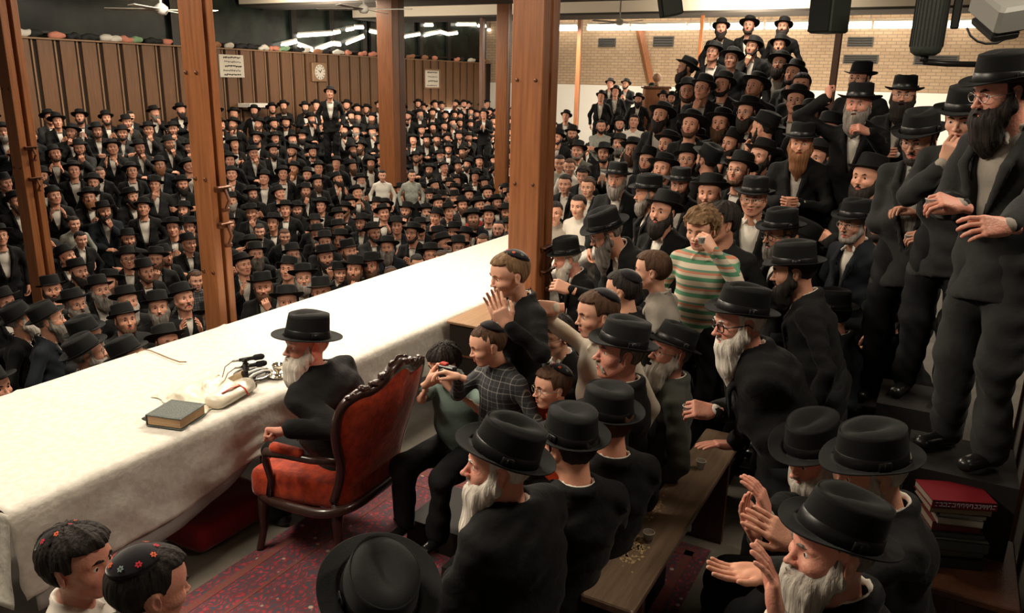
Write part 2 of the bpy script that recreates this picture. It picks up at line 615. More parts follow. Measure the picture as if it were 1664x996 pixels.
def head_mesh(face, h, mouth=0.0, eyes=1.0):
    """verts, faces, material index 0 skin 1 lip 2 white 3 iris"""
    key = (face, h, mouth, eyes)
    if key in _HC:
        return _HC[key]
    P = FACES[face]
    w = P['wide']
    kid = face.startswith('kid')
    s = SDF((-0.12, -0.105, -0.20), (0.14, 0.105, 0.135), h)
    s.ell((-0.014, 0, 0.030), (0.096, 0.077 * w, 0.088), 0.01)
    s.ell((0.030, 0, 0.030), (0.060, 0.066 * w, 0.060), 0.03)
    s.ell((0.024, 0, -0.040), (0.062, 0.060 * w, 0.070), 0.03)
    j = P['jaw']
    for y in (-1, 1):
        s.cone((0.000, y * 0.054 * w * j, -0.045), (0.052, y * 0.022 * j, -0.096), 0.018 * j, 0.016, 0.025)
        s.ell((0.058, y * 0.040 * w, -0.028), (0.022 * P['cheek'], 0.022, 0.019), 0.024)
    s.ell((0.068, 0, -0.100), (0.018 * P['chin'], 0.022, 0.018 * P['chin']), 0.02)
    s.ell((0.066, 0, -0.062), (0.026, 0.030, 0.026), 0.02)
    b = P['brow']
    for y in (-1, 1):
        s.cone((0.084, y * 0.010, 0.020), (0.072, y * 0.046, 0.022), 0.009 * (0.5 + 0.5 * b), 0.006, 0.014)
        s.ell((0.094, y * 0.031, 0.002), (0.013, 0.015, 0.010), 0.012, 'sub')
    # lids round the eyeballs
    for y in (-1, 1):
        s.ell((0.0705, y * 0.031, 0.002), (0.0142, 0.0152, 0.0135), 0.003)
        s.ell((0.088, y * 0.031, 0.001), (0.011, 0.0135, 0.0052 * eyes), 0.0015, 'sub')
    n = P['nose']
    s.cone((0.083, 0, 0.014), (0.094 + 0.012 * n, 0, -0.024 - 0.004 * n), 0.0065, 0.0085 * (0.6 + 0.4 * n), 0.010)
    s.ell((0.098 + 0.012 * n, 0, -0.030 - 0.002 * n), (0.010 * (0.6 + 0.4 * n), 0.010 * (0.6 + 0.4 * n), 0.0085), 0.006)
    for y in (-1, 1):
        s.ell((0.093 + 0.005 * n, y * 0.0125, -0.033), (0.010, 0.0065, 0.007), 0.005)
        s.ell((0.099 + 0.006 * n, y * 0.0065, -0.041), (0.005, 0.0032, 0.004), 0.002, 'sub')
    # lips
    mo = mouth * 0.010
    s.cone((0.083, -0.021, -0.0625), (0.0925, 0, -0.0600), 0.0035, 0.0058, 0.004)
    s.cone((0.083, 0.021, -0.0625), (0.0925, 0, -0.0600), 0.0035, 0.0058, 0.004)
    s.cone((0.082, -0.019, -0.066 - mo * .5), (0.0905, 0, -0.0715 - mo), 0.0035, 0.0064, 0.004)
    s.cone((0.082, 0.019, -0.066 - mo * .5), (0.0905, 0, -0.0715 - mo), 0.0035, 0.0064, 0.004)
    s.ell((0.094, 0, -0.0655 - mo * .5), (0.016, 0.021, 0.0016 + mo * .62), 0.0015, 'sub')
    # ears
    for y in (-1, 1):
        c = V3(-0.006, y * 0.079 * w, -0.006)
        rot = rotm('Z', y * 0.45) @ rotm('Y', -0.2)
        s.ell(c, (0.019, 0.0065, 0.031), 0.006, 'add', rot)
        s.ell(c + V3(0.004, y * 0.007, 0.003), (0.010, 0.005, 0.018), 0.003, 'sub', rot)
        s.ell(c + V3(0.004, -y * 0.001, -0.026), (0.008, 0.005, 0.008), 0.005)
    # neck
    nr = 0.046 if kid else 0.056
    s.cone((-0.018, 0, -0.06), (-0.040, 0, -0.21), nr, nr + 0.004, 0.03)
    if not kid:
        s.ell((0.020, 0, -0.135), (0.012, 0.010, 0.014), 0.02)
    v, f = s.nets()
    c = v[f].mean(1)
    mi = np.zeros(len(f), int)
    lip = (c[:, 0] > 0.0835) & (np.abs(c[:, 1]) < 0.021) & (c[:, 2] < -0.0565 + 0.0 * c[:, 1]) & (c[:, 2] > -0.078 - mo) & \
        (c[:, 2] > -0.078 - mo + np.abs(c[:, 1]) * 0.35) & (c[:, 2] < -0.0545 - np.abs(c[:, 1]) * 0.22)
    mi[lip] = 1
    # eyeballs
    if kid:
        v[:, 2] = np.where(v[:, 2] < 0, v[:, 2] * 0.92, v[:, 2])
    V_, F_, M_ = [v], [f], [mi]
    off = len(v)
    nu, nv = (5, 6) if h > 0.012 else (10, 12) if h > 0.0055 else (14, 20)
    for y in (-1, 1):
        vv = []
        for a in range(nu + 1):
            t = PI * a / nu
            for b_ in range(nv):
                p = 2 * PI * b_ / nv
                vv.append((0.0725 + 0.0128 * math.cos(t), y * 0.031 + 0.0128 * math.sin(t) * math.cos(p), 0.002 + 0.0128 * math.sin(t) * math.sin(p)))
        ff, mm = [], []
        for a in range(nu):
            for b_ in range(nv):
                ff.append((a * nv + b_, (a + 1) * nv + b_, (a + 1) * nv + (b_ + 1) % nv, a * nv + (b_ + 1) % nv))
                mm.append(3 if (a + .5) / nu * PI < 0.52 else 2)
        V_.append(np.array(vv))
        F_.append(np.array(ff) + off)
        M_.append(np.array(mm))
        off += len(vv)
    r = (np.concatenate(V_), np.concatenate(F_), np.concatenate(M_))
    _HC[key] = r
    return r


_MC = {}


def strand(fa, amp, seed=0, zs=0.25):
    rng = np.random.RandomState(seed)
    ph = rng.uniform(0, 6.28, 8)

    def f(X, Y, Z):
        ang = np.arctan2(Y, X + 0.02) * 1.0
        r = 0
        for i, (a, b) in enumerate(((9, 14), (17, 26), (29, -33), (43, 47))):
            r = r + np.sin(a * fa * ang + b * zs * Z * 3 + ph[i] + 1.7 * np.sin(22 * Z + ph[i + 4] + 2 * ang)) / (1 + 0.4 * i)
        return amp * r / 2
    return f


def hair_mesh(kind, h=0.0045):
    """hat: only what shows under a hat; short/full/curly: uncovered head"""
    key = ('hair', kind, h)
    if key in _MC:
        return _MC[key]
    s = SDF((-0.14, -0.115, -0.12), (0.12, 0.115, 0.16), h)
    th = {'hat': 0.006, 'short': 0.006, 'full': 0.013, 'curly': 0.020, 'buzz': 0.0035}[kind]
    s.ell((-0.016, 0, 0.030), (0.096 + th, 0.077 + th, 0.089 + th), 0)
    if kind != 'hat' and kind != 'buzz':
        s.ell((0.022, 0, 0.060), (0.070 + th, 0.064 + th, 0.052 + th), 0.02)
    if kind == 'buzz':
        s.ell((0.028, 0, 0.040), (0.060 + th, 0.066 + th, 0.060 + th), 0.02)
    s.disp(strand(1.0, 0.0022 if kind in ('hat', 'short', 'buzz') else 0.005, 3))
    if kind == 'curly':
        s.disp(wob(150, 0.006, 4))

    # cut away the face, the ears and everything below the nape
    def cut(X, Y, Z):
        hl = 0.078 if kind in ('buzz', 'short') else 0.066
        face = np.minimum(X - 0.034 - 0.10 * np.maximum(Z - 0.02, 0), hl - Z - 0 * Y)
        face2 = np.minimum(X + 0.0 * Y - 0.002, 0.012 - Z) + 0 * Y
        low = (-0.030 - 0.35 * np.minimum(X + 0.02, 0) * -1 - Z) + 0 * Y
        ear = 0.026 - np.sqrt((X + 0.004) ** 2 + (Z + 0.006) ** 2 * 0.6) + 0 * Y
        return -np.maximum(np.maximum(face, face2 - 0.0), np.maximum(-0.058 - Z + 0 * Y + 0 * X, ear))
    s.V = np.maximum(s.V, -cut(*[s.ax[0][:, None, None], s.ax[1][None, :, None], s.ax[2][None, None, :]]))
    # eyebrows
    for y in (-1, 1):
        s.cone((0.0945, y * 0.012, 0.0205), (0.0915, y * 0.030, 0.0265), 0.0050, 0.0054, 0.003)
        s.cone((0.0915, y * 0.030, 0.0265), (0.0790, y * 0.047, 0.021), 0.0052, 0.0032, 0.003)
        if kind == 'hat':
            s.cone((0.022, y * 0.074, 0.045), (0.026, y * 0.072, -0.020), 0.008, 0.006, 0.006)
    _MC[key] = s.nets()
    return _MC[key]


def beard_mesh(kind, h=0.0045, hang=0.0):
    """short, full, long (white elder), goatee, stubble_mustache ; hang = pitch of gravity in head frame"""
    key = ('beard', kind, h, round(hang, 2))
    if key in _MC:
        return _MC[key]
    L = {'short': 0.012, 'full': 0.075, 'long': 0.155, 'xlong': 0.25, 'mustache': 0, 'wide': 0.11}[kind]
    s = SDF((-0.10, -0.12, -0.165 - L * 1.2), (0.15 + L * 0.5, 0.12, 0.05), h)
    t = 0.004 if kind == 'short' else 0.011
    g = V3(math.sin(hang), 0, -math.cos(hang))
    if kind != 'mustache':
        for y in (-1, 1):
            s.cone((0.020, y * 0.072, 0.012), (0.022, y * 0.064, -0.050), 0.006 + t * .4, 0.012 + t, 0.012)
            s.cone((0.020, y * 0.062, -0.050), (0.058, y * 0.030, -0.098), 0.018 + t, 0.021 + t, 0.02)
            if kind != 'short':
                s.cone((0.045, y * 0.050, -0.052), (0.060, y * 0.028, -0.092), 0.014, 0.022, 0.02)
        s.ell((0.068, 0, -0.103), (0.025 + t, 0.030 + t, 0.022 + t), 0.025)
        if L > 0.02:
            a = V3(0.064, 0, -0.105)
            wd = {'full': 0.050, 'long': 0.055, 'xlong': 0.056, 'wide': 0.072}[kind]
            mid = a + g * L * 0.5 + V3(0.004, 0, 0)
            end = a + g * L
            s.cone(a, mid, wd, wd * 0.86, 0.03, fl=((1, 0, 0), 1.35))
            s.cone(mid, end, wd * 0.82, wd * 0.34, 0.03, fl=((1, 0, 0), 1.4))
            for y in (-1, 1):
                s.cone((0.040, y * 0.045, -0.07), a + g * L * 0.45 + V3(0, y * 0.025, 0), 0.026, 0.026, 0.03)
    # moustache
    for y in (-1, 1):
        s.cone((0.094, y * 0.004, -0.0515), (0.080, y * 0.029, -0.064), 0.0062, 0.0055, 0.004)
        if kind != 'short':
            s.cone((0.092, y * 0.010, -0.054), (0.074, y * 0.035, -0.082), 0.0068, 0.0085, 0.006)
    s.disp(strand(1.3, 0.0016 if kind == 'short' else 0.0042, 7))
    # opening for the lips
    s.ell((0.098, 0, -0.0665), (0.022, 0.0185, 0.0072), 0.004, 'sub')
    _MC[key] = s.nets()
    return _MC[key]


def hat_meshes(style='fedora', n=48):
    """felt, band ; frame origin = head centre, brim plane near z=.05"""
    key = ('hat', style)
    if key in _MC:
        return _MC[key]
    ch, rx, ry, bx, by, up, dip, pinch = {
        'fedora': (0.114, 0.107, 0.089, 0.153, 0.139, 0.024, 0.006, 0.020),
        'wide': (0.118, 0.109, 0.091, 0.164, 0.152, 0.030, -0.002, 0.016),
        'homburg': (0.124, 0.107, 0.090, 0.152, 0.140, 0.026, -0.004, 0.010),
        'small': (0.105, 0.106, 0.089, 0.145, 0.134, 0.014, 0.010, 0.018),
        'crowd': (0.110, 0.108, 0.091, 0.168, 0.154, 0.034, -0.002, 0.016),
        'elder': (0.126, 0.109, 0.093, 0.174, 0.158, 0.014, -0.006, 0.008),
    }[style]
    z0 = 0.043
    rings = []

    def ring(fr, z, kind, a=0.0):
        out = []
        for i in range(n):
            t = 2 * PI * i / n
            c, s_ = math.cos(t), math.sin(t)
            if kind == 'crown':
                tp = 1 - 0.10 * a
                x, y = rx * fr * tp * c, ry * fr * tp * s_
                # front pinch of the crown
                if c > 0:
                    y *= 1 - pinch * 9 * max(0, c) * a * 0.55
                zz = z
            else:
                x = (rx + (bx - rx) * fr) * c
                y = (ry + (by - ry) * fr) * s_
                zz = z + (fr ** 1.6) * (up * (s_ ** 2) + (up * 1.0 if c < 0 else -dip) * (c ** 2) - 0.004)
            out.append((x, y, zz))
        return out
    R = []
    # crown top : teardrop dent
    for fr in (0.0, 0.3, 0.55, 0.75, 0.90, 0.98, 1.0):
        rr = []
        for (x, y, z) in ring(max(fr, 1e-3), z0 + ch, 'crown', 1.0):
            d = 0.028 * math.exp(-(y / 0.026) ** 2) * math.exp(-((x - 0.018) / 0.062) ** 2) * (1 if fr < .95 else .55)
            edge = -0.010 * max(0, fr - 0.70) ** 2 / 0.09
            rr.append((x, y, z - d + edge - 0.012 * max(0, x / rx) * fr))
        R.append(rr)
    for a in (0.94, 0.8, 0.6, 0.4, 0.2, 0.08, 0.0):
        rr = ring(1.0 + (0.02 if a < .9 else 0.012), z0 + ch * a, 'crown', a)
        rr = [(x, y, z - 0.012 * max(0, x / rx) * max(0, (a - .5) * 2)) for x, y, z in rr]
        R.append(rr)
    for fr in (0.03, 0.3, 0.6, 0.85, 0.97, 1.0):
        R.append(ring(fr, z0, 'brim'))
    for fr in (1.0, 0.97, 0.85, 0.5, 0.05):
        R.append([(x, y, z - 0.0045) for x, y, z in ring(fr, z0, 'brim')])
    R.append([(x * .93, y * .93, z - 0.006) for x, y, z in ring(0.0, z0, 'brim')])
    R.append([(x * .90, y * .90, z + 0.05) for x, y, z in ring(0.0, z0, 'brim')])
    R.append([(x * .3, y * .3, z + 0.075) for x, y, z in ring(0.0, z0, 'brim')])
    v = np.array(R).reshape(-1, 3)
    f = []
    for i in range(len(R) - 1):
        for k in range(n):
            f.append((i * n + k, (i + 1) * n + k, (i + 1) * n + (k + 1) % n, i * n + (k + 1) % n))
    f = np.array(f)
    B = []
    for (o, a) in ((1.026, 0.0), (1.04, 0.02), (1.04, 0.27), (1.022, 0.30)):
        B.append([(x * o, y * o, z) for x, y, z in ring(1.0, z0 + ch * a, 'crown', a)])
    bv = np.array(B).reshape(-1, 3)
    bf = []
    for i in range(3):
        for k in range(n):
            bf.append((i * n + k, i * n + (k + 1) % n, (i + 1) * n + (k + 1) % n, (i + 1) * n + k))
    nb = len(bv)
    bow = PB()
    bow.box((0, ry * 1.06, z0 + ch * .15), (0.040, 0.008, 0.030), bev=0.003)
    bow.box((0, ry * 1.08, z0 + ch * .15), (0.010, 0.010, 0.024), bev=0.003)
    bv = np.concatenate([bv, np.array(bow.v)])
    allf = [tuple(q) for q in bf] + [tuple(i + nb for i in q) for q in bow.f]
    r = (v, f, bv, allf)
    _MC[key] = r
    return r


# ------------------------------------------------------------------ hands (right hand; +X fingers, palm faces -Z, thumb +Y)
HANDS = {
    'relax': ((28, 34, 20), 14, (0.75, 0.25, -0.35)),
    'flat': ((6, 8, 5), 5, (0.80, 0.62, -0.05)),
    'fist': ((78, 95, 55), 0, (0.95, 0.10, -0.55)),
    'grip': ((42, 62, 34), 3, (0.85, 0.15, -0.75)),
    'clap': ((16, 14, 8), 10, (0.72, 0.66, -0.12)),
    'pinch': ((48, 52, 26), 8, (0.95, -0.05, -0.72)),
}


def hand_mesh(pose, h):
    key = ('hand', pose, h)
    if key in _MC:
        return _MC[key]
    (c1, c2, c3), spread, th = HANDS[pose]
    s = SDF((-0.05, -0.085, -0.12), (0.215, 0.095, 0.05), h)
    ys = (0.031, 0.010, -0.011, -0.031)
    ln = ((0.043, 0.025, 0.020), (0.047, 0.029, 0.021), (0.043, 0.027, 0.020), (0.034, 0.020, 0.018))
    s.cone((-0.045, 0, 0), (0.012, 0, 0), 0.026, 0.027, 0.01, fl=((0, 0, 1), 1.35))
    for y in ys:
        s.cone((0.008, y * 0.62, 0), (0.084, y, 0.002), 0.0150, 0.0125, 0.014)
    s.ell((0.040, 0.020, -0.010), (0.030, 0.018, 0.014), 0.014)
    s.ell((0.045, -0.022, -0.009), (0.034, 0.014, 0.012), 0.014)
    for i, y in enumerate(ys):
        p = V3(0.086, y, 0.002)
        a = 0.0
        yaw = R_(spread) * (1.5 - i) / 1.5 * 0.8
        k = 1 + (0.10 * i if pose in ('relax', 'clap', 'flat') else 0)
        r0 = 0.0096 if i < 3 else 0.0082
        for j, (c, l) in enumerate(zip((c1, c2, c3), ln[i])):
            a += R_(c * k)
            d = V3(math.cos(a) * math.cos(yaw), math.cos(a) * math.sin(yaw) if abs(math.cos(a)) > 0 else 0, -math.sin(a))
            q = p + d * l
            s.cone(p, q, r0 * (1 - 0.08 * j), r0 * (0.93 - 0.09 * j), 0.0025)
            p = q
    d = nrm(th)
    p = V3(0.020, 0.026, -0.008)
    q = p + d * 0.040
    s.cone(p, q, 0.0150, 0.0118, 0.010)
    d2 = nrm(d + V3(0.35, -0.25, -0.12 if pose != 'flat' else 0))
    q2 = q + d2 * 0.031
    s.cone(q, q2, 0.0115, 0.0102, 0.003)
    s.cone(q2, q2 + nrm(d2 + V3(0.3, -0.3, -0.1)) * 0.023, 0.0102, 0.0080, 0.003)
    _MC[key] = s.nets()
    return _MC[key]


# ------------------------------------------------------------------ skeleton
def ik(S, T, l1, l2, hint):
    S, T = np.array(S, float), np.array(T, float)
    d = T - S
    L = np.linalg.norm(d)
    mx = (l1 + l2) * 0.995
    if L > mx:
        T = S + d / L * mx
        d = T - S
        L = mx
    L = max(L, 0.08)
    a = (l1 * l1 - l2 * l2 + L * L) / (2 * L)
    hh = math.sqrt(max(l1 * l1 - a * a, 0))
    n = d / L
    p = np.array(hint, float)
    p = nrm(p - n * (p @ n))
    return S + n * a + p * hh, T


ARMS = {  # wrist (fwd, out, z from neck base), finger dir, palm normal, hand pose, elbow hint   (y positive = outward)
    'down': ((0.03, 0.25, -0.56), (0.15, 0, -1), (0, -1, 0), 'relax', (-0.6, 0.6, 0)),
    'clap': ((0.30, 0.055, -0.24), (0.70, -0.10, 0.65), (0.0, -1, 0), 'clap', (-0.2, 0.8, -0.9)),
    'claphi': ((0.27, 0.10, -0.13), (0.45, -0.10, 0.85), (0.0, -1, 0), 'clap', (-0.2, 0.8, -0.9)),
    'clasp': ((0.27, 0.060, -0.30), (0.55, -0.75, 0.1), (-0.3, -0.9, 0.1), 'grip', (-0.2, 0.9, -0.8)),
    'cross': ((0.20, -0.10, -0.27), (0.1, -1, 0.1), (-1, 0, 0), 'relax', (0.1, 1, -0.5)),
    'chin': ((0.17, 0.045, -0.07), (0.25, -0.25, 0.9), (-0.9, -0.2, 0.2), 'grip', (0.1, 0.7, -0.9)),
    'belly': ((0.25, 0.07, -0.40), (0.5, -0.9, 0.0), (-0.4, -0.1, -0.9), 'relax', (-0.5, 0.9, -0.3)),
    'up': ((0.20, 0.20, 0.22), (0.2, 0, 1), (0.9, 0, -0.2), 'grip', (0.1, 0.9, -0.4)),
    'reach': ((0.52, 0.08, -0.10), (1, -0.1, 0.0), (0, -0.3, -1), 'pinch', (0, 0.7, -0.7)),
    'lap': ((0.24, 0.12, -0.46), (1, -0.3, -0.1), (0, 0, -1), 'relax', (-0.3, 0.9, -0.3)),
    'rest': ((0.30, 0.22, -0.40), (1, 0.0, -0.1), (0, 0, -1), 'relax', (-0.6, 0.7, 0.1)),
}


def skeleton(P):
    """P: dict pose -> joints in local frame (feet at 0, +X forward, +Y left)"""
    s = P.get('s', 1.0)
    sit = P.get('sit', False)
    lean = R_(P.get('lean', 0))
    side = R_(P.get('side', 0))
    J = {}
    pz = (0.50 if sit else 0.95)
    J['pel'] = V3(0, 0, pz)
    Rt = np.array(Matrix.Rotation(lean, 3, 'Y') @ Matrix.Rotation(side, 3, 'X') @ Matrix.Rotation(R_(P.get('twist', 0)), 3, 'Z'))
    hip = J['pel']
    sh = P.get('stoop', 0.0)
    J['neck'] = hip + Rt @ V3(0.03 + sh, 0, 0.53 - sh * 0.3)
    J['belly'] = hip + Rt @ V3(0.03, 0, 0.20)
    J['chest'] = hip + Rt @ V3(0.02 + sh * .5, 0, 0.38)
    J['Rt'] = Rt
    Hy, Hp, Hr = (R_(a) for a in P.get('head', (0, 0, 0)))
    Rh = np.array(Matrix.Rotation(lean * 0.35, 3, 'Y') @ Matrix.Rotation(Hy, 3, 'Z') @ Matrix.Rotation(Hp, 3, 'Y') @ Matrix.Rotation(Hr, 3, 'X'))
    hs = P.get('hs', 1.07)
    J['Rh'] = Rh
    for sd, nm in ((-1, 'r'), (1, 'l')):
        J['sh' + nm] = J['neck'] + Rt @ V3(-0.015, sd * 0.175, -0.075)
        A = P.get('arm' + nm, 'down')
        if isinstance(A, str):
            A = ARMS[A]
        ab = A[0] == 'abs'
        w, fd, pn, hp, hint = A[1:] if ab else A
        wt = np.array(w) / s if ab else J['neck'] + Rt @ (V3(w[0], sd * w[1], w[2]))
        e, w2 = ik(J['sh' + nm], wt, 0.29, 0.26, Rt @ V3(hint[0], sd * hint[1], hint[2]))
        J['el' + nm], J['wr' + nm] = e, w2
        X = nrm(fd) if ab else nrm(Rt @ V3(fd[0], sd * fd[1], fd[2]))
        Z = -nrm(pn) if ab else -nrm(Rt @ V3(pn[0], sd * pn[1], pn[2]))
        Z = nrm(Z - X * (Z @ X))
        J['hf' + nm] = np.stack([X, np.cross(Z, X), Z], 1)
        J['hp' + nm] = hp
        J['hi' + nm] = J['pel'] + V3(0, sd * 0.095, -0.03)
        if sit:
            J['kn' + nm] = V3(0.43, sd * (0.10 + P.get('open', 0.06)), 0.48)
            J['an' + nm] = V3(0.43 + P.get('shin', 0.02), sd * 0.14, 0.09)
        else:
            st = P.get('stride', 0.0) * sd
            J['kn' + nm] = V3(0.03 + st * .6, sd * 0.10, 0.50)
            J['an' + nm] = V3(-0.02 + st, sd * 0.115, 0.09)
    for k in list(J):
        if k[:2] not in ('Rt', 'Rh', 'hf', 'hp'):
            J[k] = J[k] * s
    # head centre sits above the neck base, independent of body scale
    J['head'] = J['neck'] + Rt @ V3(0.012, 0, 0.04 * s) + Rh @ (V3(0.036, 0, 0.112) * hs)
    J['s'] = s
    J['hs'] = hs
    return J


def body_clothes(J, P, h, kind):
    """kind: jacket / shirt / trousers / shoe  -> verts, faces"""
    s = J['s']
    fat = P.get('fat', 1.0)
    Rt = J['Rt']
    lat = Rt @ V3(0, 1, 0)
    fwd = Rt @ V3(1, 0, 0)
    upv = Rt @ V3(0, 0, 1)
    pts = np.array([J[k] for k in J if k not in ('Rt', 'Rh', 'hfl', 'hfr', 'hpl', 'hpr', 's', 'hs')])
    lo, hi = pts.min(0) - 0.22, pts.max(0) + 0.22
    if kind != 'shoe' and kind != 'trousers':
        lo[2] = max(lo[2], min(J['pel'][2], J['wrl'][2], J['wrr'][2]) - (0.62 if P.get('coat') else 0.28) * s)
    q = 1.0
    if kind == 'cuff':
        out = []
        for n in 'rl':
            w, e = J['wr' + n], J['el' + n]
            d = w - e
            F = SDF(w - 0.10, w + 0.10, h * 0.8)
            F.cone(e + d * 0.82, e + d * 0.965, 0.0345 * s, 0.033 * s, 0.004)
            out.append(F.nets())
        return out
    if kind == 'trousers':
        hi[2] = J['pel'][2] + 0.16 * s
        F = SDF(lo, hi, h)
        F.cone(J['pel'] + V3(0, 0, 0.06) * s, J['pel'] + V3(0, 0, -0.02) * s, 0.115 * s * fat, 0.125 * s * fat, 0.03, fl=(lat, 0.78))
        for n in 'rl':
            F.cone(J['hi' + n], J['kn' + n], 0.108 * s, 0.084 * s, 0.04)
            F.cone(J['kn' + n], J['an' + n] + V3(0, 0, 0.0), 0.082 * s, 0.074 * s, 0.03)
        F.disp(wob(24, 0.009 * s, 11))
        F.disp(lambda X, Y, Z: 0.004 * s * np.sin(55 * Z + 14 * X + 9 * np.sin(9 * Y)))
        return F.nets()
    if kind == 'shoe':
        out = []
        for n in 'rl':
            a = J['an' + n]
            F = SDF(a - V3(0.12, 0.08, 0.10) * s, a + V3(0.24, 0.08, 0.08) * s, h * 0.7)
            z = 0.045 * s - a[2] if False else -a[2] + 0.04 * s
            b = V3(a[0], a[1], 0.04 * s)
            F.cone(b + V3(-0.04, 0, 0.0) * s, b + V3(0.14, 0, -0.005) * s, 0.040 * s, 0.040 * s, 0.02, fl=(V3(0, 0, 1), 1.15))
            F.cone(b + V3(-0.03, 0, 0.0) * s, b + V3(-0.02, 0, 0.06) * s, 0.042 * s, 0.042 * s, 0.02)
            F.fn(a - 1, a + 1, lambda X, Y, Z: (0.004 - Z) + 0 * X + 0 * Y, 0.004, 'sub') if False else None
            v, f = F.nets()
            v[:, 2] = np.maximum(v[:, 2], 0.0)
            out.append((v, f))
        return out
    o = 0.0 if kind == 'jacket' else (-0.024 * s if P.get('jacket', True) else -0.008 * s)
    o += P.get('bulk', 0.0) * s
    F = SDF(lo, hi, h)
    F.cone(J['pel'] + upv * 0.03 * s, J['belly'], (0.125 * fat) * s + o, (0.128 * fat) * s + o, 0.05, fl=(lat, 0.80))
    F.cone(J['belly'], J['chest'], (0.128 * fat) * s + o, 0.130 * s + o, 0.05, fl=(lat, 0.76))
    F.cone(J['chest'], J['neck'] - upv * 0.05 * s, 0.128 * s + o, 0.085 * s + o, 0.05, fl=(lat, 0.74))
    if fat > 1.08:
        F.ell(J['belly'] + fwd * 0.06 * s, (0.14 * fat * s + o, 0.15 * fat * s + o, 0.16 * fat * s + o), 0.06)
    for n in 'rl':
        F.cone(J['neck'] - upv * 0.025 * s, J['sh' + n] + upv * 0.005 * s, 0.060 * s + o, 0.054 * s + o, 0.05)
        if kind == 'jacket' or not P.get('jacket', True) or h < 0.02:
            sl = P.get('sleeve', 'long')
            r1, r2 = (0.063, 0.053) if kind == 'jacket' else (0.052, 0.044)
            if sl == 'short' and kind != 'jacket':
                F.cone(J['sh' + n], J['sh' + n] * .35 + J['el' + n] * .65, r1 * s, r1 * s * 1.04, 0.03)
            elif kind == 'jacket' or not P.get('jacket', True):
                F.cone(J['sh' + n], J['el' + n], (r1 + P.get('bulk', 0) * .6) * s, (r2 + P.get('bulk', 0) * .4) * s, 0.03)
                w = J['wr' + n]
                e = J['el' + n]
                stop = e + (w - e) * (0.90 if kind == 'jacket' else 0.96)
                F.cone(e, stop, r2 * s, (0.046 if kind == 'jacket' else 0.040) * s, 0.025)
            else:
                pass
    if kind == 'jacket':
        # skirt of the jacket or long coat
        L = 0.62 if P.get('coat') else 0.20
        if P.get('sit'):
            for n in 'rl':
                F.cone(J['hi' + n], J['hi' + n] * (1 - L) + J['kn' + n] * L, 0.118 * s, 0.095 * s, 0.06)
            F.cone(J['pel'] - V3(0.04, 0, 0) * s, J['pel'] - V3(0.04, 0, 0.06) * s, 0.125 * s, 0.13 * s, 0.04, fl=(lat, 0.8))
        else:
            F.cone(J['pel'], J['pel'] - V3(0, 0, L * 0.9) * s, 0.13 * s * fat, (0.135 + 0.05 * L) * s * fat, 0.04, fl=(lat, 0.8))
            zc = J['pel'][2] - L * s
            F.V = np.maximum(F.V, zc - F.ax[2][None, None, :])
        # folds
        F.disp(wob(24, 0.0085 * s, 5))
        F.disp(lambda X, Y, Z: 0.0028 * s * np.sin(60 * Z + 22 * X - 12 * Y + 5 * np.sin(11 * Y + 7 * X)))
        F.disp(wob(55, 0.0022 * s, 6))
        # V opening over the shirt
        op = P.get('vopen', 1.0)
        if op > 0:
            c0 = J['neck']
            zb = P.get('vlow', -0.36) * s

            def wedge(X, Y, Z):
                x, y, z = X - c0[0], Y - c0[1], Z - c0[2]
                U = x * upv[0] + y * upv[1] + z * upv[2]
                A = x * lat[0] + y * lat[1] + z * lat[2]
                B = x * fwd[0] + y * fwd[1] + z * fwd[2]
                wd = 0.060 * s * op * np.clip((U - zb) / (-zb), 0, 1.35) ** 0.8
                return np.maximum(np.maximum(np.abs(A) - wd, zb - U), 0.02 - B)
            F.fn(lo, hi, wedge, 0.004, 'sub')
            if h < 0.02:
                for sd in (-1, 1):
                    tp = c0 + lat * sd * 0.078 * s * (0.5 + 0.5 * op) + fwd * 0.045 * s - upv * 0.005 * s
                    md = c0 + lat * sd * 0.072 * s * (0.4 + 0.6 * op) + fwd * 0.135 * s - upv * 0.13 * s
                    bt = c0 + lat * sd * 0.010 * s + fwd * (0.150 * s * max(1, fat * .98)) + upv * zb
                    F.cone(tp, md, 0.020 * s, 0.026 * s, 0.004, fl=(fwd, 2.2))
                    F.cone(md, bt, 0.026 * s, 0.008 * s, 0.004, fl=(fwd, 2.2))
        # collar at the nape
        for k in range(8):
            a0 = R_(95 + k * 21.3)
            a1 = R_(95 + (k + 1) * 21.3)
            f0 = lambda a: J['neck'] + fwd * (math.cos(a) * 0.073 * s - 0.004) + lat * (math.sin(a) * 0.075 * s) + upv * ((0.012 - 0.016 * math.cos(a)) * s)
            F.cone(f0(a0), f0(a1), 0.020 * s, 0.020 * s, 0.006, fl=(upv, 0.75))
        F.cone(J['neck'] + upv * 0.10 * s, J['neck'] - upv * 0.035 * s, 0.060 * s, 0.058 * s, 0.004, 'sub')
    else:
        F.disp(wob(30, 0.004 * s, 8))
        # collar band + points
        for k in range(14):
            a0, a1 = R_(18 + k * 23.2), R_(18 + (k + 1) * 23.2)
            f0 = lambda a: J['neck'] + fwd * (math.cos(a) * 0.063 * s - 0.002) + lat * (math.sin(a) * 0.063 * s) + upv * ((0.026 - 0.014 * math.cos(a)) * s)
            F.cone(f0(a0), f0(a1), 0.0080 * s, 0.0080 * s, 0.004, fl=(upv, 0.50))
        for sd in (-1, 1):
            F.cone(J['neck'] + fwd * 0.060 * s + lat * sd * 0.022 * s, J['neck'] + fwd * 0.085 * s + lat * sd * 0.050 * s - upv * 0.040 * s, 0.014 * s, 0.010 * s, 0.003)
        F.cone(J['neck'] + upv * 0.10 * s, J['neck'] - upv * 0.02 * s, 0.052 * s, 0.048 * s, 0.003, 'sub')
